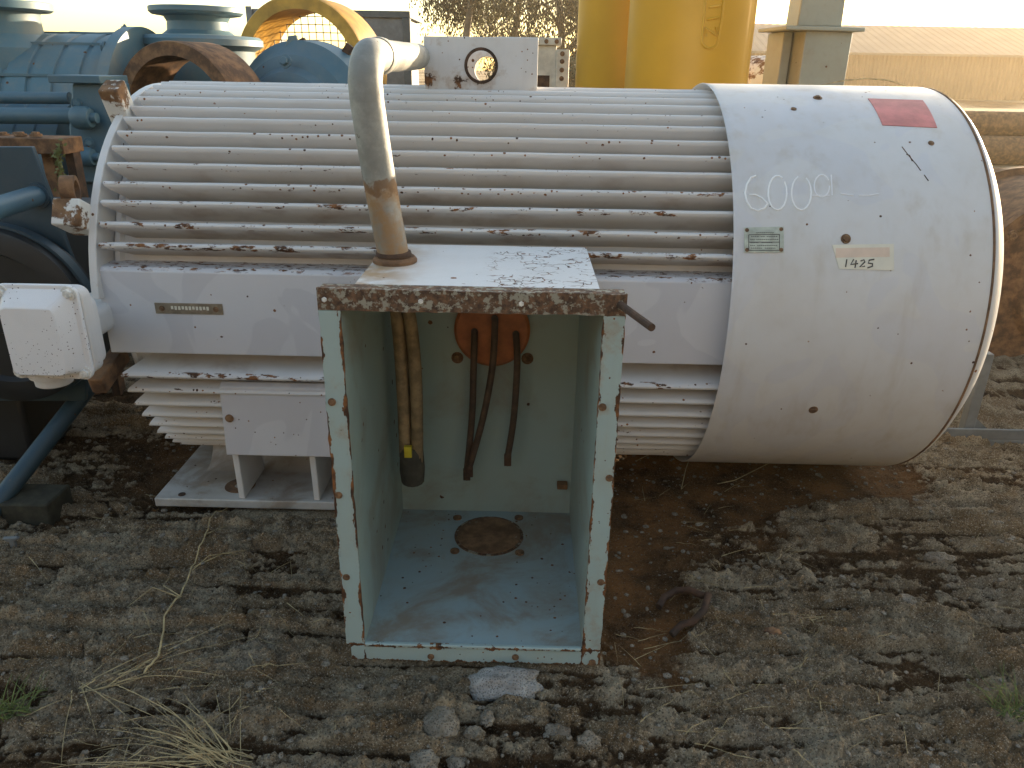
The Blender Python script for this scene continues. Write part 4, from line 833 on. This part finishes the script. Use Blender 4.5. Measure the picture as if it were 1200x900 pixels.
b = MB(); b.prism([(p.x+.028,yb_+.05,.0125),(p.x+.12,yb_+.05,.0125),(p.x+.028,yb_+.05,.09)],(0,.012,0)); b.build('gusset', M['grey'], po)
b = MB(); b.box(p.x+1.2,p.x+1.256,yb_+.03,yb_+.10,.0125,.34); b.build('post', M['grey'], fr, bevel=.005)
# yard clutter far right
for i, (px, py, Y_, r_, mt, lab) in enumerate(((1172,203,10.5,.07,'cream','pale steel pipe lying on the yard behind the rusty drum'),(1180,212,9.6,.055,'cream','thinner pale steel pipe in front of the other pale pipe'),(1186,188,12.5,.10,'rust','rusty brown pipe lying farther back than the pale pipes'))):
    p = Wy(px,py,Y_); z_ = r_+gz(p.x,Y_)-.01; b = MB(); b.tube([(p.x-2.3,Y_+.25,z_),(p.x+5,Y_-.3,z_)], r_, 16, cap=False); b.tube([(p.x-2.3,Y_+.25,z_),(p.x+5,Y_-.3,z_)], r_*.9, 16, cap=False); tag(b.build('steel_pipe', M[mt], None, smooth=60, fix=False), lab, 'pipe')
for px, Y_, r_, z_, lab in ((1165,15.0,.26,.24,'wide rusty pipe, nearest of the pipe stack by the shed'),(1165,15.6,.30,.28,'widest rusty pipe in the middle of the pipe stack by the shed'),(1165,16.2,.25,.23,'rusty pipe at the back of the pipe stack by the shed'),(1172,15.3,.22,.70,'rusty pipe lying on top of the pipe stack by the shed')):
    p = Wy(px,150,Y_); b = MB()
    for q_ in (1,.93): b.tube([(p.x-1.6+r_*2,Y_+.2,z_),(p.x+7,Y_-.4,z_)], r_*q_, 20, cap=False)
    tag(b.build('steel_pipe', M['rust'], None, smooth=60, fix=False), lab, 'pipe', 'stacked rusty pipes')
b = MB(); P = [Wy(px,py,5.5) for px,py in ((955,101),(985,95),(1015,92),(1040,94),(1068,102))]; P = [Vector((P[0].x-.02,5.5,gz(0,0)-.02))]+P+[Vector((P[-1].x+.03,5.5,-.03))]; b.tube(P,.004,6); tag(b.build('bent_wire', M['straw'], None, smooth=60), 'thin bent wire arching up behind the fan cover', 'wire')

# ------------------------------------------------------------------ things on the ground
hk = [(771,716),(778,706),(792,701),(808,700),(822,704),(828,712),(824,722),(812,732),(798,742),(786,752)]
P = [Wg(*p)+Vector((0,0,.006+.016*math.sin(i/9*math.pi))) for i, p in enumerate(hk)]
z_ = [p.z for p in P]; z_ = np.convolve(np.pad(z_,2,mode='edge'),np.ones(5)/5,'valid')
for p, zz in zip(P, z_): p.z = max([zz]+[gz(p.x+a_, p.y+b_) for a_ in (-.02,0,.02) for b_ in (-.02,0,.02)])+.006
b = MB(); b.tube(P,.011,10); tag(b.build('iron_hook', M['rust_dark'], None, smooth=60), 'bent rusty iron hook lying on the concrete right of the terminal box', 'hook')
def stone(px, py, wx, wy, wz, mat, label, seed, group=None):
    rnd = np.random.default_rng(seed); p = Wg(px,py); import bmesh
    bm = bmesh.new(); bmesh.ops.create_icosphere(bm, subdivisions=4, radius=1)
    v = np.array([q.co for q in bm.verts]); v = np.sign(v)*np.abs(v)**.9; o_ = rnd.uniform(0,50)
    d = 1+.22*perlin(v[:,0]*1.7+o_, v[:,1]*1.7+v[:,2]*1.3, seed)+.06*perlin(v[:,0]*5+o_, v[:,1]*6+v[:,2]*5, seed+1)+.025*perlin(v[:,0]*14, v[:,1]*14+v[:,2]*11+o_, seed+2)
    v = v*d[:,None]*np.array([wx/2,wy/2,wz/2]); a = rnd.uniform(-.15,.15); v[:,0], v[:,1] = v[:,0]*math.cos(a)-v[:,1]*math.sin(a), v[:,0]*math.sin(a)+v[:,1]*math.cos(a)
    for q, c_ in zip(bm.verts, v): q.co = c_
    me = bpy.data.meshes.new('stone'); bm.to_mesh(me); bm.free(); me.materials.append(mat); me.polygons.foreach_set('use_smooth',[True]*len(me.polygons))
    o = bpy.data.objects.new('stone', me); COL.objects.link(o); o.location = (p.x,p.y,p.z+wz*.06); return tag(o, label, 'stone', group)
stone(590,803,.20,.10,.075,M['stone_w'],'broad pale stone block under the front edge of the terminal box',11)
RUB = ['long upright rubble stone, largest below the pale stone block','narrow rubble stone touching the largest rubble stone','flat rubble chip between the narrow stones below the pale block','narrow rubble stone under the middle of the pale block','tiniest rubble chip under the right end of the pale block','broad rubble stone in the soil right of the rubble chips','rubble stone next to the broad rubble stone, away from the chips','rubble stone just below the largest upright rubble stone','squat rubble stone beside the one below the largest rubble stone']
for i,(px,py,a,b_,c_) in enumerate(((517,850,.085,.11,.05),(537,838,.035,.07,.04),(556,860,.05,.035,.03),(571,842,.035,.05,.03),(620,842,.03,.025,.02),(652,862,.07,.07,.04),(690,870,.06,.05,.04),(497,893,.07,.06,.04),(536,893,.05,.06,.03))):
    stone(px,py,a,b_,c_,M['stone'],RUB[i],20+i,'rubble stones in front of the terminal box')
for i,(px,py,a,b_,c_,l_) in enumerate(((1060,706,.07,.05,.045,'small dark round stone on the ribbed concrete below the fan cover'),(905,742,.05,.035,.03,'small reddish stone right of the iron hook'),(1100,655,.10,.05,.04,'flat brownish stone on ground ahead of the grey steel skid'))):
    stone(px,py,a,b_,c_,M['stone'] if i!=1 else M['rust'],l_,40+i)
# pebbles
pb = MB(); ico = [(0,0,1),(.9,0,.45),(.28,.85,.45),(-.72,.53,.45),(-.72,-.53,.45),(.28,-.85,.45),(.72,.53,-.45),(-.28,.85,-.45),(-.9,0,-.45),(-.28,-.85,-.45),(.72,-.53,-.45),(0,0,-1)]
icf = [(0,1,2),(0,2,3),(0,3,4),(0,4,5),(0,5,1),(1,6,2),(2,7,3),(3,8,4),(4,9,5),(5,10,1),(2,6,7),(3,7,8),(4,8,9),(5,9,10),(1,10,6),(6,11,7),(7,11,8),(8,11,9),(9,11,10),(10,11,6)]
N_ = 9000; xs_ = RNG.uniform(-1.9,2.4,N_); ys_ = RNG.uniform(1.3,3.2,N_); hs_ = ground_h(xs_[None,:], ys_[None,:])[0][0]
for x, y, h_ in zip(xs_, ys_, hs_):
    if -.47 < x < .24 and 1.6 < y < 2.4: continue
    s_ = .0015+.010*random.random()**5; sx, sy, sz = s_*random.uniform(.7,1.4), s_*random.uniform(.7,1.3), s_*random.uniform(.4,.8); pb.add([(x+a*sx,y+b_*sy,h_+sz*.2+c_*sz) for a,b_,c_ in ico], icf)
o = pb.build('pebbles', M['stone'], None, smooth=0, fix=False); tag(o, 'scattered grit and pebbles over the concrete', kind='stuff')
# dry grass
def blade(b, P, w0):
    P = [Vector(p) for p in P]; V = []
    for i, p in enumerate(P):
        d = (P[min(i+1,len(P)-1)]-P[max(i-1,0)]).normalized(); s_ = d.cross(Vector((0,-.5,.85))); s_ = s_.normalized() if s_.length > 1e-4 else Vector((1,0,0)); w_ = w0*(1-.75*i/(len(P)-1)); V += [p-s_*w_, p+Vector((0,0,w_*.7)), p+s_*w_]
    F = []
    for i in range(len(P)-1): o_ = i*3; F += [(o_,o_+1,o_+4,o_+3),(o_+1,o_+2,o_+5,o_+4)]
    b.add(V,F)
def arc(p, d, L_, up, droop, n=7):
    P = []; 
    for i in range(n+1): t = i/n; P.append(p+d*(L_*t)+Vector((0,0,up*t-droop*t*t)))
    for q in P: q.z = max(q.z, gz(q.x,q.y)+.003)
    return P
dg = thing('dry_grass_clump', Wg(255,888), 'clump of dry yellow grass straws on concrete, a long stem reaching towards the foot plate', 'grass')
b = MB(); root = Wg(262,893); rnd = random.Random(4)
for i in range(42):
    a = rnd.gauss(2.75,.45); L_ = rnd.uniform(.12,.42); d = Vector((math.cos(a),math.sin(a)*.8,0)); blade(b, arc(root+Vector((rnd.gauss(0,.03),rnd.gauss(0,.02),0)), d, L_, rnd.uniform(.05,.16), rnd.uniform(.06,.18)), rnd.uniform(.0010,.0020))
r2 = Wg(105,808)
for i in range(16):
    a = rnd.gauss(.15,.5); blade(b, arc(r2+Vector((rnd.gauss(0,.02),rnd.gauss(0,.02),0)), Vector((math.cos(a),math.sin(a),0)), rnd.uniform(.15,.45), rnd.uniform(.02,.1), rnd.uniform(.05,.13)), rnd.uniform(.0010,.0018))
for i in range(24):
    q = Wg(rnd.uniform(90,300), rnd.uniform(790,900)); a = rnd.uniform(0,6.3); blade(b, arc(q, Vector((math.cos(a),math.sin(a),0)), rnd.uniform(.05,.2), .03, .03), .0011)
b.build('blades', M['straw'], dg, smooth=0, fix=False)
b = MB(); P = []
for px, py in ((172,802),(186,772),(195,735),(212,704),(226,672),(238,640),(246,612),(262,600),(285,588)): P.append(Wg(px,py)+Vector((0,0,.012)))
Q = []
for i in range(len(P)-1): Q += [P[i].lerp(P[i+1], t/4) for t in range(4)]
P = Q+[P[-1]]
for p in P: p.z = max(gz(p.x+a_, p.y+b_) for a_ in (-.025,0,.025) for b_ in (-.025,0,.025))+.006
b.tube(P,[.0034-.002*i/len(P) for i in range(len(P))],6)
for s_, pts in ((3,((212,704),(180,692),(150,715))),(4,((226,672),(245,655),(290,648))),(4,((228,668),(262,652),(310,655))),(3,((213,703),(192,690),(200,680))),(5,((240,630),(265,620),(300,618)))):
    b.tube([Wg(*q)+Vector((0,0,.012)) for q in pts],[.0022,.0016,.0008],5)
b.build('long_stem', M['straw'], dg, smooth=60)
# loose straws
b = MB()
for i in range(150):
    q = Wg(rnd.choice((rnd.uniform(0,400),rnd.uniform(720,960),rnd.uniform(720,1200))), rnd.uniform(570,890)); a = rnd.gauss(.3,.8); blade(b, arc(q, Vector((math.cos(a),math.sin(a),0)), rnd.uniform(.03,.16), rnd.uniform(0,.03), .02), rnd.uniform(.0006,.0013))
for st in (((798,578),(803,555),(812,530)),((745,545),(765,535),(800,525)),((840,572),(860,568),(900,548))):
    P = [Wg(*q)+Vector((0,0,.02)) for q in st]; b.tube(P,.002,5)
tag(b.build('loose_straw', M['straw'], None, smooth=0, fix=False), 'loose dry straws scattered over the soil', kind='stuff')
def tuft(px, py, n_, hh, label):
    p = Wg(px,py); b = MB()
    for i in range(n_):
        a = rnd.uniform(0,6.3); blade(b, arc(p+Vector((rnd.gauss(0,.025),rnd.gauss(0,.02),-.01)), Vector((math.cos(a),math.sin(a),0)), rnd.uniform(.02,.10), rnd.uniform(.5,1.4)*hh, rnd.uniform(.2,.7)*hh), rnd.uniform(.001,.0022))
    tag(b.build('grass_tuft', M['green'], None, smooth=0, fix=False), label, 'grass')
tuft(8,835,60,.10,'small green grass tuft left of the dry grass clump'); tuft(1192,838,60,.11,'small green grass tuft on the ribbed concrete below the grey steel skid')

# ------------------------------------------------------------------ warm scattering volume added for the glow of low-sun glare
hz = MB(); hz.box(-120, 130, -60, 110, -1.0, 16.0); gm = G('glare_haze'); gm.t.nodes.remove(gm.b)
pv = gm.n('ShaderNodeVolumePrincipled'); pv.inputs['Color'].default_value = (.98,.80,.55,1); pv.inputs['Density'].default_value = .0013; pv.inputs['Anisotropy'].default_value = .55; gm.l(pv.outputs[0], gm.t.nodes['Material Output'].inputs['Volume'])
ho = hz.build('glare_haze', gm.m, None, smooth=0); ho['kind'] = 'stuff'; ho['label'] = 'thin warm volume over the yard, added for low-sun glare'
